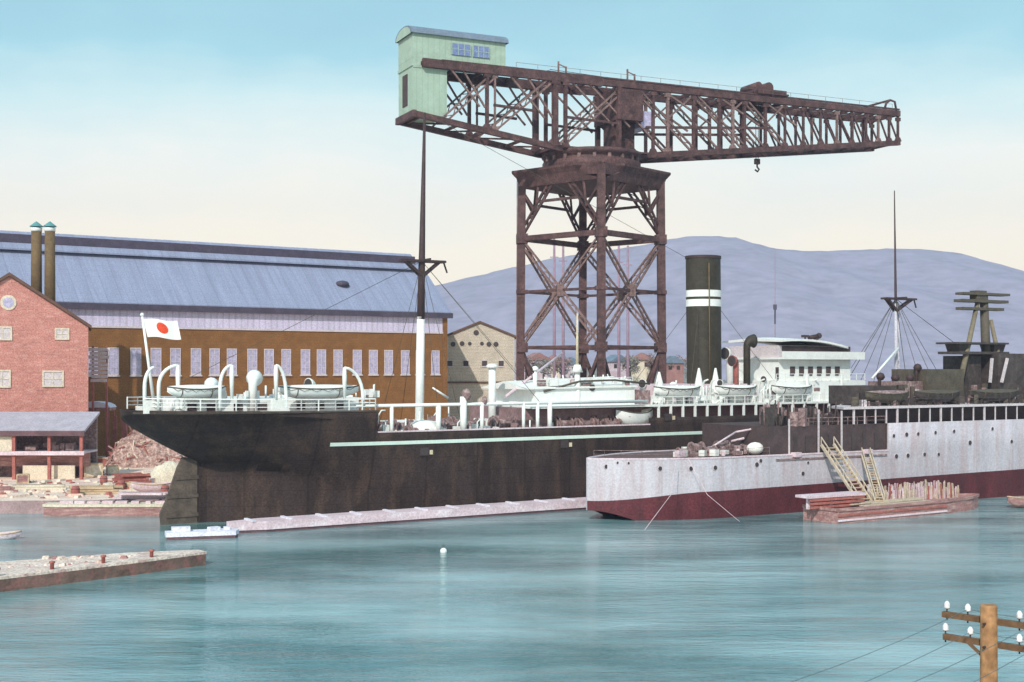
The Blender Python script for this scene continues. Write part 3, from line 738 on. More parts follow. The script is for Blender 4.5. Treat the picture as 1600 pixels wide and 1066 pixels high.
def railing(pts, h, name, m, parent, step=1.6, r=.06, rails=3, canvas=None):
    b = MB()
    for a, c in zip(pts, pts[1:]):
        a = Vector(a); c = Vector(c); L = (c - a).length; n = max(1, int(L / step))
        for i in range(n + 1):
            p_ = a.lerp(c, i / n); b.bar(p_, p_ + Vector((0, 0, h)), r * 1.5)
        for k in range(1, rails + 1): b.bar(a + Vector((0, 0, h * k / rails)), c + Vector((0, 0, h * k / rails)), r * (1.6 if k == rails else 1.0))
    return b.build(name, m, parent)
pp = [(X, -m_hb(X, POOP) + .25, zdeck(X)) for X in (1.5, 3, 5, 8, 12, 17, 21, XP - .3)]
railing(pp, 1.25, 'railing', 'white', ms, 1.5, .075)
railing([(a, -b_, c) for a, b_, c in pp], 1.25, 'railing', 'white', ms, 1.5, .075)
railing([pp[-1], (pp[-1][0], -pp[-1][1], pp[-1][2])], 1.25, 'railing', 'white', ms, 1.5, .075)
def edge_Y(px, inset):
    Y = -6.0
    for _ in range(8): Y = -max(m_hb(MF.X(px, Y), POOP) - inset, .3)
    return Y
# poop deckhouse and fittings
pa, pb = MF.X(275, -4), MF.X(560, -4.5)
b = MB().bx(pa + 1, pb, -4.6, 4.6, POOP - 1, POOP + 1.35); b.build('poop_house', 'white', ms)
b = MB()
for px in (300, 330, 372, 410, 470, 500, 530):
    X = MF.X(px, -4.6); MB().bx(X - .5, X + .5, -4.68, -4.58, POOP + .1, POOP + .9).build('door', 'shade_wall', ms)
# stern bulwark screen, white patches on rails
b = MB()
for px0, px1, za, zb in ((224, 250, -.1, 1.3), (425, 450, .0, 1.4)):
    YY = edge_Y((px0 + px1) / 2, .35); b = MB().bx(MF.X(px0, YY), MF.X(px1, YY), YY - .08, YY + .08, POOP + za, POOP + zb); b.build('canvas_screen', 'canvas', ms)
def davit(px, py_top, py_base, px_base, Y, fall=True):
    Y = max(edge_Y(px_base, .45), -8.0)
    p0 = MF.P(px_base, py_base, Y); p1 = MF.P(px, py_top, Y)
    pts = []
    dx = p1.x - p0.x; dz = p1.z - p0.z
    pts.append((p0.x, Y, zdeck(p0.x) - .05)); pts.append((p0.x, Y, p0.z + dz * .30))
    for i in range(1, 8):
        a = pi / 2 * i / 7
        pts.append((p0.x + dx * (1 - cos(a)), Y - .25 * (1 - cos(a)), p0.z + dz * (.30 + .70 * sin(a))))
    o = MB().tube(pts, [.21, .21, .2, .2, .19, .18, .17, .16, .15], 8).build('davit', 'white', ms)
    if fall:
        e_ = pts[-1]
        f = MB().tube([(e_[0], e_[1], e_[2] + .05), (e_[0], e_[1], e_[2] - 1.0), (e_[0], e_[1], POOP + 1.3)], [.18, .26, .17], 7).build('tackle', 'white', o)
    return o
DY = -6.9
davit(240, 574, 618, 226, DY, False)
davit(277, 571, 618, 248, DY)
davit(361, 571, 618, 344, DY)
davit(430, 571, 640, 447, DY)
davit(537, 575, 640, 567, DY)
def mw(X, Y, Z): return MF.W(X, Y, Z)
YB = -5.2; xa, xb = MF.X(262, YB), MF.X(352, YB)
boat('lifeboat', 'white lifeboat nearest the flag, under davits at the stern', 'lifeboat', mw((xa + xb) / 2, YB, POOP + 1.45), MF.a, (xb - xa) * 1.02, 2.3, 1.0, 'white', 'canvas', 'lifeboats on the black liner')
xa, xb = MF.X(432, DY), MF.X(560, DY)
boat('lifeboat', 'long white lifeboat between the tall davits at the forward end of the poop', 'lifeboat', mw((xa + xb) / 2, DY, POOP + 1.3), MF.a, (xb - xa), 2.5, 1.1, 'white', 'canvas', 'lifeboats on the black liner')
# cowl ventilators
def cowl(px, py_top, base_z, r, Y, m, name='cowl_ventilator', facing=0.0):
    q = MF.P(px, py_top, Y); h = q.z - base_z
    pts = [(q.x, Y, base_z), (q.x, Y, base_z + h - 2.2 * r)]
    for i in range(1, 6):
        a = pi / 2 * i / 5 * 1.0; pts.append((q.x + cos(facing) * 1.4 * r * (1 - cos(a)), Y + sin(facing) * 1.4 * r * (1 - cos(a)), base_z + h - 2.2 * r + 1.5 * r * sin(a)))
    rs = [r * .8, r * .8, r * .85, r * .95, r * 1.1, r * 1.3, r * 1.45]
    pts.append((pts[-1][0] + cos(facing) * .4 * r, pts[-1][1] + sin(facing) * .4 * r, pts[-1][2])); rs.append(r * 1.6)
    o = MB().tube(pts, rs[:len(pts)], 12).build(name, m, ms)
    e_ = pts[-1]; d_ = Vector((cos(facing), sin(facing), 0))
    MB().tube([Vector(e_), Vector(e_) + d_ * .06], r * 1.38, 12).build('cowl_mouth', 'dark_hole', o)
    return o
cowl(395, 585, POOP, .58, -4.8, 'white', facing=radians(60))
cowl(330, 596, POOP + 1.3, .5, -3, 'white', facing=radians(70))
cowl(490, 596, POOP + 1.3, .45, -3, 'white', facing=radians(200))
# flagstaff and flag
q0, q1 = MF.P(243, 625, 0), MF.P(222, 492, 0)
MB().tube([(q0.x, 0, POOP - .5), q1], [.2, .12], 8).ball(tuple(q1), .22, 8).build('flagstaff', 'white', ms)
fa = MF.W(*MF.P(223.5, 499, 0)); fb = MF.W(*MF.P(230.5, 527, 0))
fdir = Vector((cos(radians(5)), sin(radians(5)), 0))
fl = MB(); NX, NZ = 110, 80; FW = 3.55
rowsf = []
for i in range(NX + 1):
    u = i / NX; r = []
    for j in range(NZ + 1):
        v = j / NZ
        base = fa.lerp(fb, v)
        rp2 = base + fdir * (FW * u) + Vector((0, .22 * sin(u * 8 + v * 1.2) * u ** .5, -.1 * u - .12 * u * v + .10 * sin(u * 6)))
        r.append(rp2)
    rowsf.append(r)
o_ = len(fl.v); fl.v += [tuple(p_) for r in rowsf for p_ in r]
for i in range(NX):
    for j in range(NZ):
        k_ = NZ + 1; fl.f.append((i * k_ + j, (i + 1) * k_ + j, (i + 1) * k_ + j + 1, i * k_ + j + 1))
        cu, cv_ = ((i + .5) / NX - .52) * FW, ((j + .5) / NZ - .45) * (fa - fb).length
        fl.m.append(1 if cu * cu + cv_ * cv_ < .60 ** 2 else 0); fl.sm.append(True)
fo = fl.build('flag', ['flag_white', 'flag_red'])
md = fo.modifiers.new('thickness', 'SOLIDIFY'); md.thickness = .03
tag(fo, 'white flag with a red disc flying from the slanted staff at the ship stern', 'flag')

# mizzen mast
def mast(px, pytop, pyfoot, px_foot, py_change, py_tree, tree_l, tree_r, r0, name='mast', seconds=None, bot=8.8):
    f_ = MF.P(px_foot, pyfoot, 0); t_ = MF.P(px, pytop, 0)
    def on(py):
        z = MF.Z(f_.x, 0, py); u = (z - f_.z) / (t_.z - f_.z); return f_.lerp(t_, u)
    c = on(py_change); tr = on(py_tree)
    b0 = Vector((f_.x, 0, bot))
    o = MB().tube([b0, c], [r0 * 1.05, r0 * .92], 12).build(name, 'white' if r0 > .4 else 'pale_mast', ms)
    MB().tube([c - Vector((0, 0, .3)), tr, t_], [r0 * .95, r0 * .78, r0 * .28], 10).build('topmast', 'mast_dark', o)
    b = MB()
    xl, xr = MF.X(tree_l, 0) , MF.X(tree_r, 0)
    for y in (-.5, .5): b.bar((xl, y, tr.z), (xr, y, tr.z), .32, .28)
    b.bar((xl, -.5, tr.z), (xl, .5, tr.z), .25); b.bar((xr, -.5, tr.z), (xr, .5, tr.z), .25)
    dz = 1.9
    for x in (xl + .6, xr - .6):
        for y in (-.3, .3): b.bar((x, y, tr.z), (tr.x, y, tr.z - dz), .3, .26)
    b.bar((xr, 0, tr.z), (xr + .5, 0, tr.z - 1.3), .16); b.bar((tr.x, -2.2, tr.z + .1), (tr.x, 2.2, tr.z + .1), .22)
    b.build('crosstrees', 'mast_dark', o)
    return o, f_, tr, t_
mz, mzf, mzt, mztop = mast(663.5, 176, 632, 655, 495, 408, 626, 693, .52)
fm, fmf, fmt, fmtop = mast(1397.5, 298, 592, 1401, 470, 467, 1381, 1428, .27, bot=9)
# stays of both masts
def stay(a, c, r=.035): return MB().tube([a, c], r, 4)
b = MB()
for top, foot, dx in ((mzt, mzf, 8),):
    for y in (-8.2, 8.2):
        for dd in (-1.5, 1.5): b.tube([top, (foot.x + dd, y, 9.6)], .035, 4)
b.build('shrouds', 'war_mid', mz)
b = MB()
for y in (-8.0, 8.0):
    for dd in (-6, -2, 2): b.tube([fmt, (fmf.x + dd, y, 10.5)], .05, 4)
b.tube([fmt, MF.P(1330, 575, 0)], .05, 4); b.tube([fmt, MF.P(1470, 590, 0)], .05, 4); b.tube([fmt, MF.P(1490, 535, 0)], .05, 4)
b.build('shrouds', 'war_mid', fm)
MB().tube([MF.P(1403, 545, -1), MF.P(1362, 592, -3)], [.22, .16], 8).build('derrick_boom', 'white', ms)
MB().tube([Vector((fmf.x + 1.3, 0.6, 9)), Vector((fmf.x + 1.1, .6, fmt.z - 1))], [.2, .14], 8).build('lower_mast_strut', 'pale_mast', ms)

# well deck: bulwark rail beam with posts, winches, kingposts
ya = -7.9
b = MB(); pA, pB = MF.P(556, 627, ya), MF.P(1012, 621, ya)
zb_ = 12.75
b.tube([(pA.x, ya, zb_), (pB.x, ya, zb_)], .19, 8); b.build('awning_beam', 'white', ms)
for px, w_ in ((612, .3), (685, .42), (724, .55), (753, .32), (818, .28), (840, .3), (859, .4)):
    X = MF.X(px, ya); MB().tube([(X, ya, WELL - 1), (X, ya, zb_ + (.9 if px in (724,) else .1))], w_ * .75, 8).build('awning_post', 'white', ms)
X = MF.X(728, ya); MB().ball((X, ya - .1, zb_ + 1.1), (.6, .6, .75), 10).build('lantern', 'machinery', ms)
X = MF.X(757, ya); MB().ball((X, ya, zb_ + .4), (.35, .35, .6), 8).build('lantern', 'machinery', ms)
def kingpost(px, pyt, Y, r, m='white', z0=8.8, cap=True):
    q = MF.P(px, pyt, Y); b = MB().tube([(q.x, Y, z0), q], [r, r * .9], 10)
    if cap: b.lathe((q.x, Y, q.z - .1), [(r * 1.45, 0), (r * 1.5, .3), (r * .7, .55)], 10)
    return b.build('kingpost', m, ms)
kingpost(769, 574, -2, .5)
kingpost(836, 578, -3, .3); kingpost(805, 600, 2, .2)
MB().tube([MF.P(790, 620, -4), MF.P(878, 552, 2)], [.2, .13], 8).build('derrick_boom', 'pink', ms)
MB().tube([MF.P(836, 585, -3), MF.P(822, 562, -3)], [.16, .1], 8).build('derrick_boom', 'mast_dark', ms)
MB().tube([MF.P(700, 622, -2), MF.P(676, 606, -2)], [.16, .1], 8).build('derrick_boom', 'white', ms)
q = MF.P(902, 490, -5)
MB().tube([(q.x, -5, 8.8), (q.x, -5, MF.P(902, 572, -5).z)], [.42, .36], 10).build('samson_post', 'white', ms)
MB().tube([(q.x, -5, MF.P(902, 574, -5).z), q], [.2, .1], 8).build('pole_topmast', 'cream_pole', ms)
MB().tube([(q.x, -5, MF.P(902, 582, -5).z), (q.x, -5, MF.P(902, 570, -5).z)], [.75, .42], 10).build('post_collar', 'white', ms)
def winch(px, Y, sc=1.0, z=WELL - 1.0):
    X = MF.X(px, Y); b = MB()
    b.box((X, Y, z + .25 * sc), (2.2 * sc, 1.6 * sc, .5 * sc))
    b.tube([(X - 1.2 * sc, Y, z + 1.0 * sc), (X + 1.2 * sc, Y, z + 1.0 * sc)], .45 * sc, 10)
    for dx in (-1.2, -.75, .75, 1.2): b.tube([(X + dx * sc, Y, z + 1.0 * sc), (X + (dx + .12) * sc, Y, z + 1.0 * sc)], .75 * sc, 12)
    b.box((X - .4 * sc, Y + .6 * sc, z + 1.1 * sc), (.5 * sc, .5 * sc, 1.4 * sc))
    return b.build('deck_winch', 'machinery', ms)
for px, Y, s_ in ((606, -5.5, 1.1), (625, -3.5, 1.2), (648, -6.8, .9), (706, -5, 1.2), (735, -4, 1.2), (690, -1, 1.3), (785, -5, 1.3), (812, -3.5, 1.4), (880, -6, 1.2), (915, -6.5, 1.1), (938, -5.5, 1.3), (955, -6.8, 1.0), (840, 1, 1.3)): winch(px, Y, s_)
# hatches and vents in the well deck
for x0, x1 in ((MF.X(640, -4), MF.X(690, -4)), (MF.X(790, -4), MF.X(850, -4))):
    o = MB().bx(x0, x1, -3.6, 3.6, WELL - 1, WELL + .5).build('hatch_coaming', 'deck', ms)
    MB().bx(x0 - .1, x1 + .1, -3.7, 3.7, WELL + .5, WELL + .75).build('hatch_cover', 'canvas', o)
X = MF.X(662, -6)
MB().lathe((X, -6, WELL - 1), [(1.7, 0), (1.8, .8), (1.6, 1.6), (1.0, 2.0), (.2, 2.1)], 14).build('covered_winch', 'canvas', ms)
b = MB()
for i in range(110):
    px = random.uniform(600, 1000); Y = random.uniform(-7.6, 2); X = MF.X(px, Y)
    b.box((X, Y, WELL - 1 + random.uniform(.2, .8)), (random.uniform(.3, 1.4), random.uniform(.3, 1.0), random.uniform(.4, 1.7)), random.choice((0, 1, 2, 2, 2, 2)), random.uniform(0, 1.5))
structure(b.build('deck_gear', ['machinery', 'house_shade', 'canvas'], ms), 'stuff')

# midship houses
h0, h1 = MF.X(846, -5), MF.X(990, -5)
BDK = 12.35
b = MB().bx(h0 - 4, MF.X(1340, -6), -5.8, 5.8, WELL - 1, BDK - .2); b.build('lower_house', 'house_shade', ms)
b = MB().bx(h0 - 1, h1, -5.2, 5.2, BDK - .1, 14.6); b.build('white_deckhouse', 'white', ms)
b = MB(); b.add([(h0 - 2.5, -5.5, 14.5), (h1 + .3, -5.5, 14.7), (h1 + .3, 0, 15.9), (h0 - 2.5, 0, 15.3), (h1 + .3, 5.5, 14.7), (h0 - 2.5, 5.5, 14.5),
                  (h0 - 2.5, -5.5, 14.35), (h1 + .3, -5.5, 14.5), (h1 + .3, 5.5, 14.5), (h0 - 2.5, 5.5, 14.35)],
                 [(0, 1, 2, 3), (3, 2, 4, 5), (0, 6, 7, 1), (1, 7, 8, 4, 2), (5, 4, 8, 9), (0, 3, 5, 9, 6), (6, 9, 8, 7)])
b.build('awning_roof', 'canvas', ms)
q = MF.P(925, 606, -5.2); MB().tube([(q.x, -5.35, q.z), (q.x, -5.15, q.z)], .42, 14).build('porthole', 'dark_hole', ms)
b = MB().bx(h0 - 3, XM, -7.6, 7.6, BDK - .3, BDK - .05).bx(XM, MF.X(1345, -8), -8.5, 8.5, BDK - .3, BDK - .05); b.build('boat_deck', 'white', ms)
MB().tube([MF.P(850, 612, -5.3), MF.P(905, 596, -5.3), MF.P(960, 594, -5.3), MF.P(1015, 600, -5.3)], .14, 6).build('awning_spar', 'war_mid', ms)
# promenade stanchions at midships
for px in range(1029, 1345, 19):
    X = MF.X(px, -8.4); MB().bar((X, -8.4, MID - .6), (X, -8.4, BDK - .3), .26).build('stanchion', 'white', ms)
railing([(XM + .5, -8.3, BDK - .05), (MF.X(1338, -8.3), -8.3, BDK - .05)], 1.0, 'railing', 'white', ms, 1.7, .055, 2)
# dinghy on the well deck
xa, xb = MF.X(966, -6.6), MF.X(1016, -6.6)
boat('dinghy', 'white dinghy stowed on the black ship low deck below the midship house', 'dinghy', mw((xa + xb) / 2, -6.6, WELL - .5), MF.a, (xb - xa) * 1.15, 2.4, 1.9, 'white')
MB().box(((xa + xb) / 2 - 1.2, -6.6, WELL - .7), (.3, 1.8, .9)).build('boat_chock', 'machinery', ms)
MB().box(((xa + xb) / 2 + 1.2, -6.6, WELL - .7), (.3, 1.8, .9)).build('boat_chock', 'machinery', ms)
# midship lifeboats
labs = ['white lifeboat just left of the two pointed white vents by the funnel', 'white lifeboat directly below the funnel right of the pointed vents', 'white lifeboat below the bridge windows, farthest forward of the row']
for (pa_, pb_), lab in zip(((1022, 1094), (1118, 1182), (1206, 1268)), labs):
    xa, xb = MF.X(pa_, -7.2), MF.X(pb_, -7.2)
    boat('lifeboat', lab, 'lifeboat', mw((xa + xb) / 2, -7.2, BDK + .75), MF.a, xb - xa, 2.4, 1.15, 'white', 'canvas', 'lifeboats on the black liner')
    for xx in (xa + .8, xb - .8):
        MB().bar((xx, -7.4, BDK - .1), (xx, -7.4, BDK + .95), .3).bar((xx, -6.2, BDK - .1), (xx, -8.0, BDK + .75), .2).build('boat_chock', 'white', ms)
for px in (1027, 1100, 1112, 1188, 1202, 1272):
    X = MF.X(px, -6.3); MB().tube([(X, -6.0, BDK - .1), (X, -6.0, BDK + 2.2), (X, -6.4, BDK + 2.9), (X, -7.1, BDK + 3.1)], [.16, .15, .13, .11], 7).build('davit', 'white', ms)
for px in (1030, 1092, 1118):
    q = MF.P(px, 574 if px > 1050 else 580, -4.5)
    MB().lathe((q.x, -4.5, BDK - .1), [(.95, 0), (.9, 1.2), (.55, 2.6), (.12, q.z - BDK)], 10).build('pointed_vent', 'canvas', ms)
b = MB()
for i in range(26):
    px = random.uniform(1005, 1330); Y = random.uniform(-6.5, -5.9) if random.random() < .5 else random.uniform(-5.4, -3); X = MF.X(px, Y)
    b.box((X, Y, BDK + random.uniform(.2, .9)), (random.uniform(.4, 1.6), random.uniform(.4, .8), random.uniform(.6, 2.0)), random.choice((0, 0, 0, 1, 2)), 0)
structure(b.build('boat_deck_lockers', ['white', 'pink', 'machinery'], ms), 'stuff')
b = MB()
for i in range(120):
    px = random.uniform(840, 1195); Y = random.uniform(-5.1, 3) if px < 1000 else random.uniform(-6.6, 3); X = MF.X(px, Y); z0 = (14.8 if px < 985 else BDK) - .05
    h_ = random.uniform(.2, 1.1 if px < 985 else 2.3); w_ = random.uniform(.12, .9)
    if random.random() < .4: b.tube([(X, Y, z0), (X + random.uniform(-.6, .6), Y, z0 + h_ * 1.3)], random.uniform(.06, .16), 6, random.choice((0, 0, 1, 2)))
    else: b.box((X, Y, z0 + h_ / 2), (w_ * 1.5, w_, h_), random.choice((0, 0, 1, 2, 3)), random.uniform(-.3, .3))
structure(b.build('deck_fittings', ['white', 'canvas', 'pink', 'machinery'], ms), 'stuff')
strake(XP + .05, XM, WELL - .10, WELL + .04, 30, 'bulwark_cap', 'pink', ms, m_hb, .05)
b = MB()
for y in (-7, 7): b.tube([mzt, (MF.X(846, y), y, 12.6)], .03, 4)
b.tube([mzt, (2, 0, POOP + 1)], .03, 4); b.tube([mztop, (FX_ := MF.X(1100, 0), 0, 31)], .03, 4)
b.build('stays', 'war_mid', mz)
for px, py, Y, r_ in ((868, 597, -3.5, .32), (884, 600, 0, .3), (1008, 596, -3, .4), (1048, 600, -2.8, .35), (1196, 590, -5.8, .3), (1128, 596, -5.2, .3)): cowl(px, py, BDK - .1, r_, Y, 'white', facing=radians(random.choice((20, 60, 200))))
b = MB()
for i in range(150):
    px = random.uniform(1000, 1335) if i < 90 else random.uniform(560, 850); Y = random.uniform(-7.3, -5.6) if i < 90 else random.uniform(-7.6, 2); X = MF.X(px, Y)
    z0 = BDK - .08 if i < 90 else WELL - 1; h_ = random.uniform(.5, 2.6) if i < 90 else random.uniform(.6, 3.4)
    r_ = random.random()
    if r_ < .55: b.tube([(X, Y, z0), (X, Y, z0 + h_)], random.uniform(.05, .13), 6, random.choice((0, 0, 1)))
    elif r_ < .75: b.tube([(X, Y, z0), (X, Y, z0 + h_ * .8), (X + .35, Y - .2, z0 + h_), (X + .8, Y - .3, z0 + h_)], .09, 6, 0)
    else: b.box((X, Y, z0 + h_ * .25), (random.uniform(.3, 1.4), random.uniform(.2, .7), h_ * .5), random.choice((0, 0, 1, 2)))
structure(b.build('deck_posts', ['white', 'canvas', 'pink'], ms), 'stuff')
b = MB()
for i in range(70):
    px = random.uniform(215, 585); Y = random.uniform(-5, 2.5); X = MF.X(px, Y)
    if abs(Y) > m_hb(max(X, .1), POOP) - .5 or X < .6: continue
    z0 = POOP + (1.3 if X > MF.X(275, -4) + 1 else 0); h_ = random.uniform(.2, 1.0)
    if random.random() < .4: b.tube([(X, Y, z0 - .05), (X, Y, z0 + h_ * 1.6)], random.uniform(.05, .14), 6, random.choice((0, 0, 1)))
    else: b.box((X, Y, z0 + h_ / 2 - .05), (random.uniform(.3, 1.6), random.uniform(.3, .8), h_), random.choice((0, 0, 1, 1, 2)), random.uniform(-.3, .3))
structure(b.build('poop_fittings', ['white', 'canvas', 'machinery'], ms), 'stuff')
for z in (15.0, ): railing([(h0 - .8, -5.1, 14.75), (h1 - .2, -5.1, 14.95)], .85, 'railing', 'white', ms, 1.5, .045, 2)
railing([(bl0 + .5, -6.5, T2_), (bl0 + .6, -6.5, T2_)], .9, 'railing', 'white', ms) if False else None
# engine casing below the funnel
b = MB().bx(MF.X(1010, -3.5), MF.X(1180, -3.5), -3.6, 3.6, BDK - .1, 14.8); b.build('engine_casing', 'pink', ms)
# funnel
q = MF.P(1100.5, 402, 0); FX = q.x; fr_ = 2.38
b = MB()
def ftube(z0, z1, r, name, m, par=None):
    bb = MB(); seg = 28; rows = []
    for z in (z0, (z0 + z1) / 2, z1): rows.append([(FX + r * 1.05 * cos(2 * pi * k / seg) - (z - 14) * .012, r * sin(2 * pi * k / seg) * .96, z) for k in range(seg)])
    bb.grid(rows, close=True); bb.add(rows[-1], [tuple(range(seg))]); bb.add(rows[0], [tuple(range(seg))])
    return bb.build(name, m, par or ms)
fo_ = ftube(13.5, q.z, fr_, 'funnel', 'funnel')
zb0, zb1, zb2, zb3 = [MF.Z(FX, -2.3, y) for y in (478.5, 467.5, 463.5, 453)]
ftube(zb0, zb1, fr_ + .04, 'white_band', 'white', fo_); ftube(zb2, zb3, fr_ + .04, 'white_band', 'white', fo_)
MB().tube([(FX - 1.0 + .05, -2.35, 14), (FX - 1.2, -2.4, q.z - 1)], .08, 6).build('steam_pipe', 'olive', fo_)
ftube(q.z - .25, q.z + .12, fr_ + .1, 'rim', 'mast_dark', fo_)
b = MB()
for sy in (-1, 1):
    for sx in (-1, 1): b.tube([(FX + sx * 2, sy * 1.2, 25), (FX + sx * 9, sy * 7.5, BDK)], .03, 4)
b.build('guy_wires', 'war_mid', fo_)
cowl(1167, 528, BDK, .62, -3.2, 'funnel', facing=radians(-8))
cowl(1140, 548, BDK, .6, 2.5, 'white', facing=radians(190)); cowl(1150, 560, BDK, .5, -3.5, 'timber_red', facing=radians(190))
# bridge block: three tiers
br0, br1 = MF.X(1176, -5), MF.X(1318, -5.5)
T1, T2, T3 = 15.2, 18.35, 20.0
bl0 = MF.X(1126, 6.4)
b = MB().bx(br0 + 3, br1 + 3.5, -6.4, 6.4, BDK - .1, T1); b.build('bridge_lower_tier', 'white', ms)
b = MB().bx(bl0 + .4, br1 + 1.5, -5.4, 5.4, T1, T2 - .15); b.build('bridge_middle_tier', 'white', ms)
b = MB().bx(bl0, br1 + 3.2, -6.6, 6.6, T2 - .15, T2 + .1)
b.bx(bl0, br1 + 3.2, -6.6, -6.45, T2 + .1, T2 + .95); b.bx(br1 + 3.05, br1 + 3.2, -6.45, 6.6, T2 + .1, T2 + .95)
b.build('bridge_deck', 'white', ms)
b = MB().bx(bl0 + .5, br1 + 1.6, -5.2, 5.2, T2 + .1, T3 + .15); wh = b.build('wheelhouse', 'frame_pale', ms)
n = 17
for i in range(n):
    X = bl0 + 1 + (br1 + .3 - bl0) * (i + .2) / n
    MB().bx(X, X + .95, -5.28, -5.16, T2 + 1.0, T3 + .1).build('window', 'shade_wall', wh)
rows = []
NB = 14
for i in range(NB + 1):
    X = bl0 + .1 + (br1 + 2.4 - bl0) * i / NB; u = i / NB
    zc = T3 + .30 + .75 * sin(pi * min(1, u * .8 + .3)) - .75 * max(0, u - .55)
    hy = 6.2 * (1 if u < .8 else sqrt(max(.02, 1 - ((u - .8) / .2) ** 2 * .75)))
    rows.append([(X, -hy, zc - .28), (X, -hy, zc), (X, 0, zc + .35), (X, hy, zc), (X, hy, zc - .28), (X, 0, zc - .1)])
bb = MB().grid(rows, close=True, smooth=False); bb.add(rows[0], [tuple(range(6))]); bb.add(rows[-1], [tuple(range(6))]); bb.build('bridge_roof', 'white', ms)
b = MB()
for px in range(1238, 1318, 14):
    X = MF.X(px, -5.4); MB().bx(X - .45, X + .45, -5.5, -5.36, 15.9, 17.2).build('window', 'shade_wall', ms)
X = MF.X(1214, -5.4); MB().bx(X - .25, X + .25, -5.5, -5.36, 15.5, 17.1).build('door', 'shade_wall', ms)
for px in (1210, 1232, 1250, 1276, 1300, 1322):
    X = MF.X(px, -6.4); MB().bx(X - .55, X + .55, -6.5, -6.36, 13.3, 14.2).build('window', 'machinery', ms)
railing([(br0 + 3, -6.5, T1), (br1 + 3.3, -6.5, T1)], .95, 'railing', 'white', ms, 1.6, .05, 2)
for px in (1262, 1316):
    X = MF.X(px, -7.4); MB().bar((X, -7.4, BDK - .1), (X, -7.4, T1 + .9), .3).build('stanchion', 'white', ms)
# binnacle / lookout instruments on the bridge roof
q = MF.P(1275, 530, -2); MB().box((q.x, -2, T3 + .9), (.5, .5, .9)).tube([(q.x - 1.4, -2, T3 + 1.4), (q.x + .5, -2, T3 + 1.7)], .3, 8).ball((q.x + .6, -2, T3 + 1.7), .45, 8).build('searchlight', 'mast_dark', ms)
q = MF.P(1258, 531, -2); MB().bar((q.x, -2, T3 + .5), (q.x, -2, T3 + 1.5), .15).box((q.x, -2, T3 + 1.6), (1.1, .5, .35)).build('rangefinder', 'mast_dark', ms)
# foredeck clutter
b = MB()
for i in range(20):
    px = random.uniform(1345, 1420); Y = random.uniform(-7, 0); X = MF.X(px, Y)
    b.box((X, Y, MID - .3 + random.uniform(.2, 1.6)), (random.uniform(.6, 1.8), .9, random.uniform(.8, 2.6)), random.choice((0, 1, 2)), random.uniform(0, 1.5))
structure(b.build('foredeck_gear', ['machinery', 'frame_pale', 'war_dark'], ms), 'stuff')

# pink pontoon along the liner
PF = Frame(MF.W(MF.X(366, -12.0), -12.0).x, MF.W(MF.X(366, -12.0), -12.0).y, 31.6)
pt = thing('pontoon', 'very long pale pink pontoon floating along the black hull waterline', 'pontoon', (PF.ox, PF.oy, 0), PF.a)
PL = 50.0
MB().prism([(0, .9), (3.5, 0), (PL, 0), (PL, 2.9), (3.5, 2.9), (0, 1.9)], -.5, .28).build('wet_edge', 'wet_dark', pt)
MB().prism([(-.15, .85), (3.5, -.12), (PL, -.12), (PL, 3.0), (3.5, 3.0), (-.15, 1.95)], .28, 1.15).build('float_body', 'pink', pt)
b = MB()
for i in range(12): MB().bx(2 + i * 4, 2.35 + i * 4, .1, 2.7, 1.15, 1.3).build('cross_timber', 'float_white', pt)

# ================================================================== GREY WARSHIP
CF = Frame(8.35, 143.1, 30.0)
ws = thing('warship', 'pale grey warship with maroon boot topping, sharp plumb near end and covered upper gallery', 'warship', (CF.ox, CF.oy, 0), CF.a)
CB, CD, CU = 6.5, 6.9, 10.2
XS = CF.X(1388, -CB)
def c_hb(X, z):
    h = CB * sin(pi / 2 * max(0.0, min(X / 15.0, 1))) ** .78
    if X > 75: h *= max(.02, 1 - ((X - 75) / 40.) ** 2)
    k = 1.0 if z > 3 else 1 - .10 * ((3 - z) / 4.0) ** 1.5
    return max(h * k, .1)
def zred(X): return 2.15 + .85 * smooth01(X / 12.0) + X * .009
def csec(X, top):
    zb = 1.1 - 2.3 * smooth01(X / 9.0)
    zr = zred(X); zs = [zb, zb + (zr - zb) * .5, zr, zr + (CD - zr) * .33, zr + (CD - zr) * .66, CD, top]
    rows = [(X, -c_hb(X, z), z) for z in zs]
    h = c_hb(X, CD)
    rows += [(X, -max(h - .2, .05), top), (X, -max(h - .2, .05), top - .12)]
    return rows + [(x, -y, z) for x, y, z in reversed(rows)]
sec = [csec(x, CD + .05) for x in (0, .12, .4, .9, 1.6, 2.5, 3.6, 5, 6.5, 8, 9.5, 11, 12.5, 14, 16, 20, 25, 30, 35, XS - 1)] + [csec(XS, CD + .05), csec(XS + .02, CU)]
x = XS + 3
while x < 115: sec.append(csec(x, CU)); x += 5
nr = len(sec[0]); mats = [1] * (nr - 1)
for k_ in (0, 1): mats[k_] = 0; mats[nr - 2 - k_] = 0
mats[8] = 2
hb_ = MB().grid(sec, mats=mats, smooth=False); hb_.add(sec[0], [tuple(range(nr))], 1)
ho = hb_.build('hull', ['war_red', 'war_grey', 'war_deck'], ws)
for p_ in ho.data.polygons: p_.use_smooth = abs(p_.normal.z) < .6 and abs(p_.normal.x) < .98
strake(.05, XS, CD - .12, CD + .04, 40, 'deck_edge_strip', 'pink', ws, c_hb, .06)
strake(CF.X(1212, -CB), CF.X(1385, -CB), 6.25, 6.4, 20, 'rubbing_strake', 'machinery', ws, c_hb, .16)
strake(CF.X(1330, -CB), 100, CU - .15, CU + .02, 30, 'upper_deck_edge', 'pink', ws, c_hb, .06) if False else None
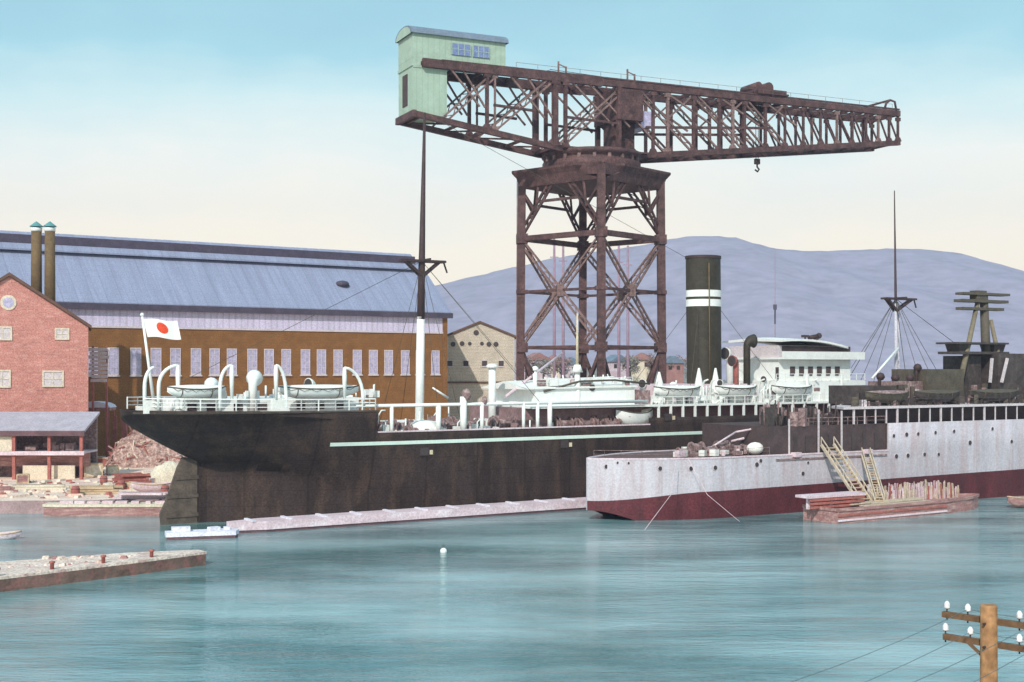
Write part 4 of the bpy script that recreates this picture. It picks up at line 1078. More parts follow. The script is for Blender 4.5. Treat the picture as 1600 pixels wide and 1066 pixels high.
for px, py, r_h in ((987, 734, .17), (999, 727, .10), (1011, 727, .10), (1047, 734, .19), (1085, 733, .19), (1118, 731, .19), (1182, 726, .2), (1188, 720, .16), (1254, 740, .18), (1262, 723, .12), (1396, 681, .16), (1416, 679, .2), (1434, 678, .16), (1461, 676, .16), (1515, 692, .22), (1400, 713, .2), (1418, 712, .2), (1444, 710, .18), (1466, 710, .16), (1490, 674, .16), (1550, 670, .16), (1580, 690, .18)):
    q = CF.P(px, py, -CB); y = -c_hb(q.x, q.z)
    MB().tube([(q.x, y - .07, q.z), (q.x, y + .05, q.z)], r_h * 1.6, 10, 0).tube([(q.x, y - .10, q.z), (q.x, y - .06, q.z)], r_h * 1.35, 10, 1).build('porthole', ['frame_pale', 'dark_hole'], ws)
# superstructure: dark recessed house, gallery, upper deck
g0 = CF.X(1196, -5.6)
MB().bx(g0, XS, -6.1, 6.1, CD, CU - .05).build('after_house', 'shade_wall', ws)  # wall colour already includes the shadow of the deck above
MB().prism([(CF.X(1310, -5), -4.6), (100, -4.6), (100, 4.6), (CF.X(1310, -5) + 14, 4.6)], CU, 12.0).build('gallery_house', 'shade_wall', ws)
ux = CF.X(1318, -6.6)
MB().prism([(ux, -6.6), (100, -6.6), (100, 6.6), (ux + 17, 6.6), (ux + 9, 2.5), (ux + 2, -2.5)], 12.0, 12.3).build('upper_deck', 'frame_pale', ws)
for i, px in enumerate(range(1334, 1640, 17)):
    X = CF.X(px, -6.4); MB().bar((X, -6.4, CU - .02), (X, -6.4, 12.0), .13 if i % 4 else .2).build('stanchion', 'frame_pale', ws)
b = MB()
for px in range(1240, 1386, 18):
    X = CF.X(px, -6.1); MB().bx(X, X + .5, -6.2, -6.08, CD + .2, CD + 2.1).build('door', 'dark_hole', ws)
railing([(CF.X(1232, -6), -6.0, CU - .05), (XS, -6.0, CU - .05)], .9, 'railing', 'machinery', ws, 1.5, .05, 2)
for px, pt_ in ((1279, 640), (1315, 642), (1233, 655)):
    X = CF.X(px, -6.3); MB().bar((X, -6.3, CD), (X, -6.3, CF.Z(X, -6.3, pt_)), .16).build('awning_post', 'frame_pale', ws)
railing([(x, -c_hb(x, 8) + .2, CD + .05) for x in (.6, 1.5, 3, 5, 8, 12, 18, g0)], .85, 'railing', 'machinery', ws, 2.0, .025, 2)
# quarterdeck gear
def reel(px, Y, r=.7, m='machinery'):
    X = CF.X(px, Y); b = MB().tube([(X - .8, Y, CD + r), (X + .8, Y, CD + r)], r * .7, 12)
    for dx in (-.8, .7): b.tube([(X + dx, Y, CD + r), (X + dx + .1, Y, CD + r)], r, 12)
    b.box((X, Y, CD + .15), (1.9, .9, .3)); return b.build('rope_reel', m, ws)
for px, Y, r in ((1068, -3.5, .55), (1088, -1, .75), (1108, -3.8, .6), (1128, -2, .8), (1152, -3, .6)): reel(px, Y, r)
X = CF.X(1206, -1.5)
gun = MB().lathe((X, -1.5, CD), [(1.5, 0), (1.5, .5), (1.2, .6), (1.1, 1.4)], 14)
gun.build('gun_pedestal', 'machinery', ws)
b = MB(); b.box((X, -1.5, CD + 2.1), (2.8, 2.6, 1.7), 0, taper=.72); b.build('gun_shield', 'shade_wall', ws)
p1 = CF.P(1100, 699, -2.6)
MB().tube([(X - 1, -1.6, CD + 2.2), (X - 6.5, -1.8, CD + 1.45)], [.2, .13], 8).build('gun_barrel', 'pink', ws)
MB().ball((CF.X(1180, -4.6), -4.6, CD + .7), (1.1, .9, .75), 12).build('canvas_covered_gear', 'canvas', ws)
MB().tube([(CF.X(1150, -3), -3.0, CD + 2.6), (CF.X(1240, -3), -3, CD + 3.6)], .12, 6).tube([(CF.X(1100, -3), -3, CD + .4), (CF.X(1150, -3), -3.0, CD + 2.6)], .12, 6).build('canopy_spar', 'pink', ws)
b = MB()
for i in range(60):
    px = random.uniform(1058, 1235); Y = random.uniform(-5.4, 3); X = CF.X(px, Y)
    hgt = random.uniform(.2, .8) + max(0, (px - 1150) / 85) * 1.4 * random.random()
    b.box((X, Y, CD + .05 + hgt / 2), (random.uniform(.3, 1.5), random.uniform(.3, .9), hgt), random.choice((0, 0, 1, 2, 3)), random.uniform(0, 1.5))
structure(b.build('deck_gear', ['machinery', 'shade_wall', 'pink', 'canvas'], ws), 'stuff')
b = MB()
for px in (1243, 1300, 1355):
    q = CF.X(px, -6.4); MB().box((q, -6.5, 6.85), (1.2, .7, .5), 0, .2).build('fender_block', 'pink', ws)
b = MB()
for i in range(260):
    px = random.uniform(1190, 1420); Y = random.uniform(-5.8, 2.5); X = CF.X(px, Y)
    if X < g0 + .3: continue
    h_ = random.uniform(.4, 2.3) if X < ux else random.uniform(.2, 1.5)
    if X > ux - .5 and Y < -4.0: continue
    if random.random() < .3: b.tube([(X, Y, CU - .1), (X + random.uniform(-.5, .5), Y, CU + h_ * 1.3)], random.uniform(.05, .14), 6, random.choice((0, 1, 2)))
    else: b.box((X, Y, CU - .1 + h_ / 2), (random.uniform(.2, 1.6), random.uniform(.2, .9), h_), random.choice((0, 0, 0, 1, 1, 2)), random.uniform(0, 1.5))
structure(b.build('house_top_gear', ['war_dark', 'shade_wall', 'machinery'], ws), 'stuff')
# upper-deck gear
def wbox(px0, px1, py0, py1, Y0, Y1, name, m):
    x0, x1 = CF.X(px0, Y0), CF.X(px1, Y0); z0, z1 = CF.Z((x0 + x1) / 2, Y0, py1), CF.Z((x0 + x1) / 2, Y0, py0)
    return MB().bx(x0, x1, Y0, Y1, max(z0, 12.3), z1).build(name, m, ws)
wbox(1448, 1506, 577, 632, -3.5, 2.5, 'deckhouse', 'war_mid')
wbox(1512, 1533, 556, 632, -1.0, 3.2, 'chart_house', 'war_dark')
wbox(1560, 1690, 553, 632, -3.0, 3.0, 'forward_deckhouse', 'war_dark')
wbox(1345, 1400, 603, 632, -3.6, 2, 'after_deckhouse', 'war_dark')
wbox(1400, 1447, 596, 632, -2.8, 2, 'engine_skylight', 'machinery')
for pa_, pb_ in ((1556, 1547), (1567, 1576)):
    MB().bar(CF.P(pb_ if pa_ == 1556 else 1565, 598, -3.4), CF.P(1550 if pa_ == 1556 else 1574, 560, -3.4), .3).build('support_strut', 'frame_pale', ws)
bl = ['grey ship boat lying in chocks on the warship upper deck, aft of the tripod mast', 'dark ship boat on the warship upper deck below the tripod mast', 'dark ship boat on the warship upper deck nearest the right edge']
for (pa_, pb_, m_), lab in zip(((1352, 1420, 'war_mid'), (1428, 1500, 'war_dark'), (1515, 1592, 'war_dark')), bl):
    xa, xb = CF.X(pa_, -5.3), CF.X(pb_, -5.3)
    boat('ship_boat', lab, 'boat', CF.W((xa + xb) / 2, -5.3, 12.65), CF.a, xb - xa, 1.9, 1.1, m_, 'war_mid' if m_ == 'war_dark' else 'machinery', 'boats on the warship upper deck')
    for xx in (xa + 1.2, xb - 1.2): MB().box((xx, -5.3, 12.55), (.25, 1.8, .5)).build('boat_chock', 'war_dark', ws)
for px, py in ((1374, 588), (1397, 590), (1432, 574), (1420, 590)):
    q = CF.P(px, py, -2.2); MB().tube([(q.x, -2.2, 12.3), (q.x, -2.2, q.z - .5), (q.x + .35, -2.2, q.z)], [.22, .22, .5], 10).ball((q.x + .2, -2.2, q.z - .05), .55, 8).build('mushroom_vent', 'mast_dark', ws)
b = MB()
for i in range(150):
    px = random.uniform(1335, 1640); Y = random.uniform(-6.0, 0); X = CF.X(px, Y); h_ = random.uniform(.4, 2.6) if Y > -4.3 else random.uniform(.3, 1.3)
    b.box((X, Y, 12.3 + h_ / 2), (random.uniform(.15, 1.2), random.uniform(.2, .8), h_), random.choice((0, 0, 0, 1, 1, 2, 2, 3)), random.uniform(0, 1.5))
structure(b.build('upper_deck_gear', ['war_dark', 'war_mid', 'machinery', 'frame_pale'], ws), 'stuff')
railing([(CF.X(1330, -6.4), -6.4, 12.3), (95, -6.4, 12.3)], .85, 'railing', 'war_dark', ws, 2.0, .035, 2)
# tripod mast
tm0, tm1 = CF.P(1544, 600, -.5), CF.P(1537, 462, -.5)
tri = MB().tube([(tm0.x, -.5, 12.3), tm1], [.72, .55], 12).build('tripod_mast', 'war_mid', ws)
for a_, c_, r_ in (((1493, 590), (1528, 470), .4), ((1576, 600), (1548, 500), .35)):
    q0 = CF.P(a_[0], a_[1], -2.4 if r_ > .36 else -2.6); q1 = CF.P(c_[0], c_[1], -.6)
    MB().tube([(q0.x, q0.y, 12.3), q1], [r_, r_ * .75], 10).build('mast_leg', 'mast_leg', tri)
for px0, px1, py, th, wy in ((1500, 1571, 460, .32, 1.6), (1497, 1569, 471, .38, 1.5), (1499, 1563, 483, .38, 1.3)):
    q = CF.P((px0 + px1) / 2, py, -.5); x0, x1 = CF.X(px0, -.5), CF.X(px1, -.5)
    bb = MB().bx(x0, x1, -.5 - wy / 2, -.5 + wy / 2, q.z - th / 2, q.z + th / 2)
    if py == 460: bb.bx(x0 + 2.6, x0 + 4.6, -1.1, .1, q.z - .9, q.z + .45)
    bb.build('spotting_platform', 'war_mid', tri)
q = CF.P(1520, 540, -.5); x0, x1 = CF.X(1481, -.5), CF.X(1561, -.5)
bb = MB().bx(x0, x1, -2.2, 1.2, q.z - 1.2, q.z - .85).bx(x0 - .3, x1 - .2, -2.3, 1.3, q.z + .15, q.z + .4)
for xx in (x0 + 2.0, x1 - 1.3): bb.box((xx, -.5, q.z - .3), (1.9, 2.0, 1.1), 0, taper=1.25)
bb.build('lower_platform', 'war_dark', tri)
# mooring ropes
rb = MB(); p0 = CF.P(1056, 764, -6.6)
rb.tube([(CF.X(1056, -6.6), -6.65, 6.9), (CF.X(1048, -8), -8.0, 3.2), (CF.X(1012, -12), -11.5, .2)], .03, 5)
rb.build('mooring_rope', 'pink', ws)
rb = MB(); rb.tube([(CF.X(1075, -6.6), -6.65, 6.9), (CF.X(1105, -8), -8.0, 3.0), (CF.X(1165, -12), -11.0, .2)], .03, 5); rb.build('mooring_rope', 'pink', ws)

# ================================================================== BARGE beside the warship
GF = Frame(at(1282, 0, 141.5).x, 141.5, 33.0)
bg_ = thing('barge', 'reddish flat barge with planks and stakes moored against the grey warship', 'barge', (GF.ox, GF.oy, 0), GF.a)
GL = 27.0; GW = 5.2
poly = [(0, -GW / 2), (5, -GW / 2 - .1), (18, -GW / 2), (24, -1.6), (GL, -.2), (GL, .5), (24, 1.9), (18, GW / 2), (0, GW / 2)]
bb = MB(); bb.prism(poly, -.4, 1.35); bb.build('hull', 'barge', bg_)
bb = MB()
for i in range(len(poly)):
    a_, c_ = poly[i], poly[(i + 1) % len(poly)]; bb.bar((a_[0], a_[1], 1.5), (c_[0], c_[1], 1.5), .28, .3)
bb.build('gunwale', 'barge', bg_)
for z in (.35, .9): MB().bx(-.12, 18, -GW / 2 - .16, -GW / 2 - .04, z - .1, z + .1).build('rubbing_strake', 'pink' if z < .5 else 'timber_red', bg_)
bb = MB()
for i in range(11): bb.box((10.5 + random.uniform(-1, 1.5), -1.9 + i * .22, 1.55 + random.uniform(0, .25)), (random.uniform(7, 11), .22, .14), 0, random.uniform(-.05, .05))
tag(bb.build('plank_load', 'timber_yel'), 'long yellow planks laid along the barge deck', 'planks').matrix_world = Matrix.Translation((GF.ox, GF.oy, 0)) @ Matrix.Rotation(GF.a, 4, 'Z')
sh_ = MB()
sh_.box((2.6, .9, 2.75), (8.6, 2.2, .28), 0, -.05)
for xx in (-1.0, 2.6, 6.2): sh_.bar((xx, .9, 1.35), (xx, .9, 2.7), .3)
for zz in (1.6, 2.0, 2.4): sh_.box((2.6, -.1, zz), (8.2, .12, .26), 1, -.05)
t = sh_.build('work_bench', ['pink', 'timber_red']); tag(t, 'raised pinkish plank bench at the near end of the barge', 'bench'); t.matrix_world = Matrix.Translation((GF.ox, GF.oy, 0)) @ Matrix.Rotation(GF.a, 4, 'Z')
bb = MB()
for i in range(260):
    x = random.uniform(9.5, 24.5); y = random.uniform(.2, 1.9); h_ = random.uniform(1.0, 2.3) * (1 - max(0, x - 21) * .1)
    bb.bar((x, y, 1.3), (x + random.uniform(-.25, .25), y, 1.3 + h_), random.uniform(.06, .16), m=random.choice((0, 0, 1, 2, 2)))
t = structure(bb.build('stake_bundle', ['timber_yel', 'timber_red', 'pink']), 'stuff'); tag(t, 'ragged upright bundle of reddish and yellow stakes on the barge', 'stakes'); t.matrix_world = Matrix.Translation((GF.ox, GF.oy, 0)) @ Matrix.Rotation(GF.a, 4, 'Z')
# gangways
def gangway(p0, p1, w, label):
    p0, p1 = Vector(p0), Vector(p1); L = (p1 - p0).length
    t = thing('gangway', label, 'gangway', p0, 0, 'gangways leaning on the warship')
    d = p1 - p0; side = d.cross(Vector((0, 0, 1))).normalized() * (w / 2)
    b = MB()
    for s_ in (-1, 1): b.bar(side * s_, d + side * s_, .22, .3)
    b.build('side_rails', 'timber_yel', t)
    b = MB(); n = int(L / .55)
    for i in range(1, n): c = d * (i / n); b.bar(c - side, c + side, .42, .08)
    b.build('treads', 'timber', t)
    b = MB()
    for s_ in (-1, 1):
        for i in range(0, 6): c = d * (i / 5) + side * s_; b.bar(c, c + Vector((0, 0, .9)), .09)
        b.bar(side * s_ + Vector((0, 0, .9)), d + side * s_ + Vector((0, 0, .9)), .1)
    b.build('handrails', 'timber_yel', t)
A = CF.W(*[CF.X(1292, -6.6), -6.7, 7.9]); B = GF.W(*[GF.X(1346, 1.2), .6, 1.6])
gangway(B, A, 1.9, 'wide yellow gangway sloping from the barge up to the warship deck')
A = CF.W(*[CF.X(1352, -6.6), -6.7, 6.4]); B = GF.W(*[GF.X(1372, -.3), -.6, 1.6])
gangway(B, A, 1.0, 'narrow yellow gangway standing steeper right of the wide one')
# another boat at the right edge
boat('workboat', 'small timber workboat cut by the right edge alongside the warship hull', 'workboat', (at(1608, 0, 158).x, 157.0, -.2), radians(30), 9, 2.4, 1.3, 'barge')

# ================================================================== GIANT CRANE
KX, KY = 12.6, 203.0
cr = thing('cantilever_crane', 'giant maroon cantilever crane with lattice tower and pale green machine house', 'crane', (KX, KY, 1.5), 0)
def L_(p): return (p[0] - KX, p[1] - KY, p[2] - 1.5)
HDG = 11.05
ta = atan2(-11.0, 0.75)           # bearing of the near leg
corners = [(KX + HDG * cos(ta + k * pi / 2), KY + HDG * sin(ta + k * pi / 2)) for k in range(4)]   # near, right, far, left
TZ = 47.6
def lerp2(a, b_, t): return (a[0] + (b_[0] - a[0]) * t, a[1] + (b_[1] - a[1]) * t)
for c in corners:
    sp_ = 1.035
    b = MB(); foot = (KX + (c[0] - KX) * sp_, KY + (c[1] - KY) * sp_)
    b.bar(L_((foot[0], foot[1], 1.5)), L_((c[0], c[1], TZ)), 1.2, 1.2, up=(cos(ta), sin(ta), 0))
    for z in (20.2, 37.4, 29.0): b.box(L_((c[0], c[1], z)), (1.75, 1.75, 1.5 if z != 29 else .6), rz=ta)
    b.build('tower_leg', 'crane', cr)
    MB().box(L_((foot[0], foot[1], 2.2)), (3, 3, 1.6), rz=ta, taper=.8).build('leg_footing', 'quay_wall', cr)
def beam2(b, p, q, w, gap=.5, m=0):
    """a lattice-type member: two parallel angles with cross lacing"""
    p, q = Vector(p), Vector(q); d = (q - p).normalized(); s_ = d.cross(Vector((0, 0, 1)))
    if s_.length < .1: s_ = Vector((1, 0, 0))
    s_ = s_.normalized() * gap; u_ = d.cross(s_).normalized() * gap
    for k in (-1, 1): b.bar(p + u_ * k, q + u_ * k, w, w, m)
    n = max(2, int((q - p).length / (gap * 3.2)))
    for i in range(n):
        k = 1 if i % 2 else -1
        b.bar(p.lerp(q, i / n) + u_ * k, p.lerp(q, (i + 1) / n) - u_ * k, w * .45, w * .45, m)
for k in range(4):
    a, c = corners[k], corners[(k + 1) % 4]; mid = lerp2(a, c, .5)
    for zz, ww in ((37.4, .8), (29.0, .4), (20.2, .5)): MB().bar(L_((*a, zz)), L_((*c, zz)), ww, ww).build('horizontal_brace', 'crane', cr)
    o = MB()
    for p, q in (((*a, 36.8), (*c, 20.8)), ((*c, 36.8), (*a, 20.8))): beam2(o, L_(p), L_(q), .27, .38)
    o.box(L_((*mid, 29.0)), (1.1, 1.1, 1.9), rz=ta)
    o.build('cross_brace', 'crane_lit', cr)
    o = MB()
    for p in (a, c):
        m2 = lerp2(p, mid, .86); beam2(o, L_((*p, 38.2)), L_((*m2, 46.6)), .30, .38)
        m3 = lerp2(p, mid, .36); o.bar(L_((*p, 45.0)), L_((*m3, 41.5)), .35); o.bar(L_((*m3, 41.5)), L_((*lerp2(p, mid, .45), 46.8)), .35)
    o.bar(L_((*lerp2(a, c, .27), 43.0)), L_((*lerp2(a, c, .73), 43.0)), .4)
    o.build('knee_brace', 'crane', cr)
    o = MB()
    for p, q in ((a, c), (c, a)): o.bar(L_((*p, 19.8)), L_((*lerp2(p, q, .48), 4)), .5, .5)
    o.build('lower_brace', 'crane', cr)
    o = MB(); o.bar(L_((*a, 47.0)), L_((*c, 47.0)), .9, 1.7); o.build('top_girder', 'crane', cr)
# flared cap platform
cap_rows = []
def cap_pts(sc, cham):
    out = []
    for k in range(4):
        p, q, r = corners[k - 1], corners[k], corners[(k + 1) % 4]; ch = cham if k in (0, 2) else .02
        for m_ in (lerp2(q, p, ch), lerp2(q, r, ch)): out.append((KX + (m_[0] - KX) * sc, KY + (m_[1] - KY) * sc))
    return out
for z, s_ in ((45.4, 1.04), (46.9, 1.10), (47.7, 1.17), (48.05, 1.17)):
    cap_rows.append([L_((x_, y_, z)) for x_, y_ in cap_pts(s_, .30 if s_ > 1.05 else .03)])
b = MB().grid(cap_rows, close=True, smooth=False); b.add(cap_rows[0], [tuple(range(8))]); b.add(cap_rows[-1], [tuple(range(8))]); b.build('cap_platform', 'crane', cr)
b = MB().lathe((0, 0, 48.05 - 1.5), [(7.7, 0), (7.8, .3), (7.8, 1.2), (7.3, 1.35), (7.3, 1.9), (7.9, 2.1), (7.9, 2.75)], 36); b.build('turntable', 'crane', cr)
for i in range(20):
    a_ = 2 * pi * i / 20; MB().box((7.35 * cos(a_), 7.35 * sin(a_), 48.05 - 1.5 + 1.62), (.5, .5, .7), rz=a_).build('roller', 'crane_lit', cr)
b = MB(); c = corners[3]; out = Vector((c[0] - KX, c[1] - KY, 0)).normalized(); sd_ = Vector((-out.y, out.x, 0)) * .3
for k in (-1, 1): b.bar(Vector(L_((c[0], c[1], 3))) + out * .95 + sd_ * k, Vector(L_((c[0], c[1], 47))) + out * .75 + sd_ * k, .09)
for i in range(70):
    q = Vector(L_((c[0], c[1], 3.3 + i * .62))) + out * (.95 - .2 * i / 70); b.bar(q - sd_, q + sd_, .06)
b.build('access_ladder', 'crane_lit', cr)
# boom
BA = atan2(38.4, 82.6); bd = Vector((cos(BA), sin(BA), 0)); bn = Vector((-sin(BA), cos(BA), 0))
boom = bpy.data.objects.new('boom', None); COL.objects.link(boom); boom.parent = cr; boom.rotation_euler = (0, 0, BA)
TLZ = 62.0 - 1.5
LL, RL, HWB = -29.9, 59.6, 3.4
def ztop(s): return TLZ + (.15 if s < 0 else 0)
def zbot(s):
    if s < -7.5: return 50.4 - 1.5 + (-7.5 - s) / 24.0 * 3.4
    if s < 8: return 50.4 - 1.5
    return 50.4 - 1.5 + (s - 8) / (RL - 8) * 5.8
x0_ = -31.2; KS = 31.8
def truss(y):
    o = MB()
    o.bar((LL, y, ztop(LL) - .45), (0, y, TLZ - .45), .7, 1.25); o.bar((0, y, TLZ - .4), (RL, y, TLZ - .35), .7, 1.0)
    for a, c in zip((x0_, -7.5, 8), (-7.5, 8, RL)): o.bar((a, y, zbot(a) + .35), (c, y, zbot(c) + .35), .7, .85)
    o = o.build('side_truss', 'crane', boom)
    return o
posts_l = [-19.6, -8.2]; posts_r = [9.3, 12.0, 16.9, 21.8, 24.5, 26.8, 31.0, 35.0, 38.8, 42.4, 45.9, 49.1, 52.2, 54.9, 57.3, RL - .3]
for y in (-HWB, HWB):
    tr_ = truss(y)
    def post(s, w, m='crane'): MB().bar((s, y, zbot(s) + .4), (s, y, ztop(s) - .6), w * .85, w * .85).box((s, y, zbot(s) + 1.0), (w + .9, w * .85 + .08, .7), 0, taper=.6).box((s, y, ztop(s) - 1.35), (w + .5, w * .85 + .08, .6)).build('truss_post', m, tr_)
    def diag(s0, z0, s1, z1, w, m='crane', lac=False):
        b = MB()
        if lac: beam2(b, (s0, y, z0), (s1, y, z1), w, .38)
        else: b.bar((s0, y, z0), (s1, y, z1), w, w)
        b.build('truss_diagonal', 'crane_lit' if lac else m, tr_)
    for s in posts_l: post(s, .55 if s < -10 else .95)
    post(-18.3, .32, 'crane_lit'); post(-6.4, .6); post(3.0, .8)
    for s0, s1 in ((-26.2, -18.0), (-18.6, -8.6), (-7.2, 4.0)): diag(s0, zbot(s0) + .8, s1, ztop(s1) - .8, .27, 'crane', True)
    # lighter counter bracing on the left arm
    for s0, s1 in ((-25.6, -20.8), (-23.6, -19.9), (-16, -10), (-13, -8.5), (-5.5, 2), (-2.5, 5)): diag(s0, ztop(s0) - .8, s1, (zbot(s1) + ztop(s1)) / 2 - 1.2, .26, 'crane_lit')
    for a, c in ((-18.5, -11.5), (-6.4, 3)): MB().bar((a, y, (zbot(a) + ztop(a)) / 2 - .6), (c, y, (zbot(a) + ztop(a)) / 2 - .9), .36).build('mid_rail', 'crane', tr_)
    MB().bar((8, y, 55.2 - 1.5), (32.4, y, 57.0 - 1.5), .38).build('mid_rail', 'crane', tr_)
    for s in posts_r: post(s, .52 if s < 34 else .42, 'crane' if int(s * 7) % 3 else 'crane_lit')
    prs = [6.0, 16.9, 26.8, 35.0, 42.4, 49.1, 54.9, RL - .3]
    for a, c in zip(prs, prs[1:]):
        wdt = .27 if a < 30 else .24
        if a < 30:
            diag(a, ztop(a) - .8, c, zbot(c) + .7, wdt, 'crane', True); m_ = (a + c) / 2
            diag(m_, ztop(m_) - .8, c + (c - a) * .3, (zbot(c) + ztop(c)) / 2, .28, 'crane_lit'); diag(a, (zbot(a) + ztop(a)) / 2, m_, zbot(m_) + .6, .28, 'crane_lit')
            diag(m_, (zbot(m_) + ztop(m_)) / 2, c, ztop(c) - .8, .24, 'crane_lit')
        else:
            m_ = (a + c) / 2; diag(a, ztop(a) - .8, m_, zbot(m_) + .6, wdt); diag(m_, ztop(m_) - .8, c, zbot(c) + .6, wdt)
# king post block above the turntable
b = MB().bx(2.6, 7.2, -HWB - .5, HWB + .5, 56.0 - 1.5, 60.9 - 1.5); b.bx(3.0, 7.0, -1.5, 1.5, 50 - 1.5, 61 - 1.5); b.build('king_post', 'crane', boom)
MB().bx(7.2, 9.2, -HWB + .2, HWB - .4, 55.2 - 1.5, 57.8 - 1.5).build('drivers_cabin', 'pane', boom)
b = MB().bx(-7.2, 7.8, -4.6, 4.6, 50.4 - 1.5 + .35, 51.0 - 1.5); b.build('slewing_frame', 'crane', boom)
# cross members
bt, bb = MB(), MB()
for s in [LL, -24, -19.6, -13.5, -8.2, -2, 4] + posts_r:
    bt.bar((s, -HWB, ztop(s) - .5), (s, HWB, ztop(s) - .5), .35, .5); bb.bar((s, -HWB, zbot(s) + .4), (s, HWB, zbot(s) + .4), .35, .4)
ss = [LL, -24, -19.6, -13.5, -8.2, -2, 4] + posts_r[::2]
for a, c in zip(ss, ss[1:]): bt.bar((a, -HWB, ztop(a) - .5), (c, HWB, ztop(c) - .5), .25); bb.bar((a, HWB, zbot(a) + .4), (c, -HWB, zbot(c) + .4), .25)
bt.build('top_bracing', 'crane', boom); bb.build('bottom_bracing', 'crane', boom)
for y in (-HWB, HWB): MB().bar((LL + 3, y, TLZ + .32), (RL, y, TLZ + .42), .3, .25).build('crab_rail', 'crane', boom)
railing([(-15, -HWB - .5, TLZ + .2), (RL - 2, -HWB - .5, TLZ + .2)], .9, 'walkway_railing', 'crane_lit', boom, 3.5, .03, 1)
# small frames standing on the top chord
for s in (-7.6, 4.6):
    b = MB()
    for y in (-HWB, HWB):
        for ds in (0, 1.3): b.bar((s + ds, y, TLZ), (s + ds, y, TLZ + 2.1 - .5 * ds), .22)
    for y in (-HWB, HWB): b.bar((s, y, TLZ + 1.7), (s + 1.3, y, TLZ + 1.3), .15)
    b.build('rope_guide_frame', 'crane_lit', boom)
b = MB()
for y in (-HWB, HWB): b.tube([(RL - 3.4, y, TLZ), (RL - 2.9, y, TLZ + 1.3), (RL - 2.0, y, TLZ + 1.9), (RL - 1.0, y, TLZ + 1.7), (RL - .6, y, TLZ)], .2, 6)
b.bar((RL - 2, -HWB, TLZ + 1.9), (RL - 2, HWB, TLZ + 1.9), .3); b.build('end_sheave_frame', 'crane', boom)
for dy in (-1.2, -.4, .5): MB().tube([(-8, dy, TLZ + 1.3), (12, dy, TLZ + .75), (KS, dy, TLZ + .9)], .05, 4).build('traverse_cable', 'mast_dark', boom)
# travelling crab with hook
tb = MB().bx(KS - 2.6, KS + 3.2, -HWB - .5, HWB + .5, TLZ + .5, TLZ + 1.3); tb.bx(KS - 1.8, KS + 1.9, -2, 2, TLZ + 1.3, TLZ + 2.3)
tb.tube([(KS - 1.2, -2.2, TLZ + 2.1), (KS - 1.2, 2.2, TLZ + 2.1)], .75, 12).tube([(KS + .9, -2.2, TLZ + 2.1), (KS + .9, 2.2, TLZ + 2.1)], .85, 12)
tb.bx(KS - 3.4, KS + 3.9, -HWB - .2, HWB + .2, TLZ + .6, TLZ + .85)
for ds in (-2, -.7, .7, 2): tb.tube([(KS + ds, -HWB - .2, TLZ + .5), (KS + ds, -HWB + .2, TLZ + .5)], .4, 10); tb.tube([(KS + ds, HWB - .2, TLZ + .5), (KS + ds, HWB + .2, TLZ + .5)], .4, 10)
crab = tb.build('crab_trolley', 'crane', boom)
zh = zbot(KS)
b = MB()
for dx, dy in ((-.3, 0), (.3, 0)): b.tube([(KS + dx, dy, TLZ + .6), (KS + dx * .7, dy, zh - 1.0)], .06, 5)
b.build('hoist_rope', 'mast_dark', crab)
b = MB().box((KS, 0, zh - 1.2), (.9, .5, .9)).tube([(KS, 0, zh - 1.6), (KS, 0, zh - 2.1), (KS + .4, 0, zh - 2.5), (KS + .1, 0, zh - 2.9), (KS - .4, 0, zh - 2.6)], .15, 7)
b.build('hook', 'mast_dark', crab)
# machine house (counterweight end)
x0, x1 = -31.3, -25.9; xu = -16.4
zl0, zl1, zu1 = 54.15 - 1.5, 61.3 - 1.5, 66.1 - 1.5
b = MB().bx(x0, x1, -HWB + .4, HWB - .4, zl0, zl1).bx(x0, xu, -HWB + .3, HWB - .3, TLZ + .45, zu1)
b.bx(x0 + .02, -28.6, -HWB + .3, HWB - .3, zl1 - .3, TLZ + .5)
mh = b.build('machine_house', 'green', boom)
b = MB(); seg = 10; rows = []
for xx in (x0 - .35, xu + .35):
    rows.append([(xx, -(HWB + .15) * cos(pi * k / seg), zu1 - .15 + 1.55 * sin(pi * k / seg) ** .9) for k in range(seg + 1)])
b.grid(rows); b.add(rows[0], [tuple(range(seg + 1))]); b.add(rows[1], [tuple(range(seg + 1))]); b.build('roof', 'grey_roof', mh)
gb = MB(); gb.extrude_y([(0, 0)], 0, 0) if False else None
b = MB()
rows2 = [[(xx, -(HWB - .3) * cos(pi * k / seg), zu1 - .2 + 1.42 * sin(pi * k / seg) ** .9) for k in range(seg + 1)] for xx in (x0 - .38, x0 - .36)]
b.add(rows2[0], [tuple(range(seg + 1))]); b.build('gable', 'green', mh)
for a, c in ((-25.2, -22.2), (-21.8, -19.2)):
    w_ = MB().bx(a, c, -HWB + .14, -HWB + .3, zu1 - 2.7, zu1 - 1.0).build('window', 'blue_glass', mh)
    f = MB()
    for i in range(4): xx = a + (c - a) * i / 3; f.bx(xx - .05, xx + .05, -HWB + .1, -HWB + .2, zu1 - 2.7, zu1 - 1.0)
    f.bx(a, c, -HWB + .1, -HWB + .2, zu1 - 1.9, zu1 - 1.82); f.build('glazing_bars', 'green', w_)
MB().bx(x0 - .1, x0, -.9, 1.1, zl0 + 1.6, zl1 - .9).build('door', 'shade_wall', mh)
MB().bx(x0 - .12, x1, -HWB + .28, -HWB + .38, zl1 - .1, zl1 + .3).bx(x0 - .14, x0 - .02, -HWB + .3, HWB - .3, zl1 - .1, zl1 + .3).build('ledge', 'green', mh)
MB().bx(x0 - .25, x0 + .3, -HWB - .4, HWB + .4, zbot(x0) - .15, zbot(x0) + .85).build('end_beam', 'crane', boom)

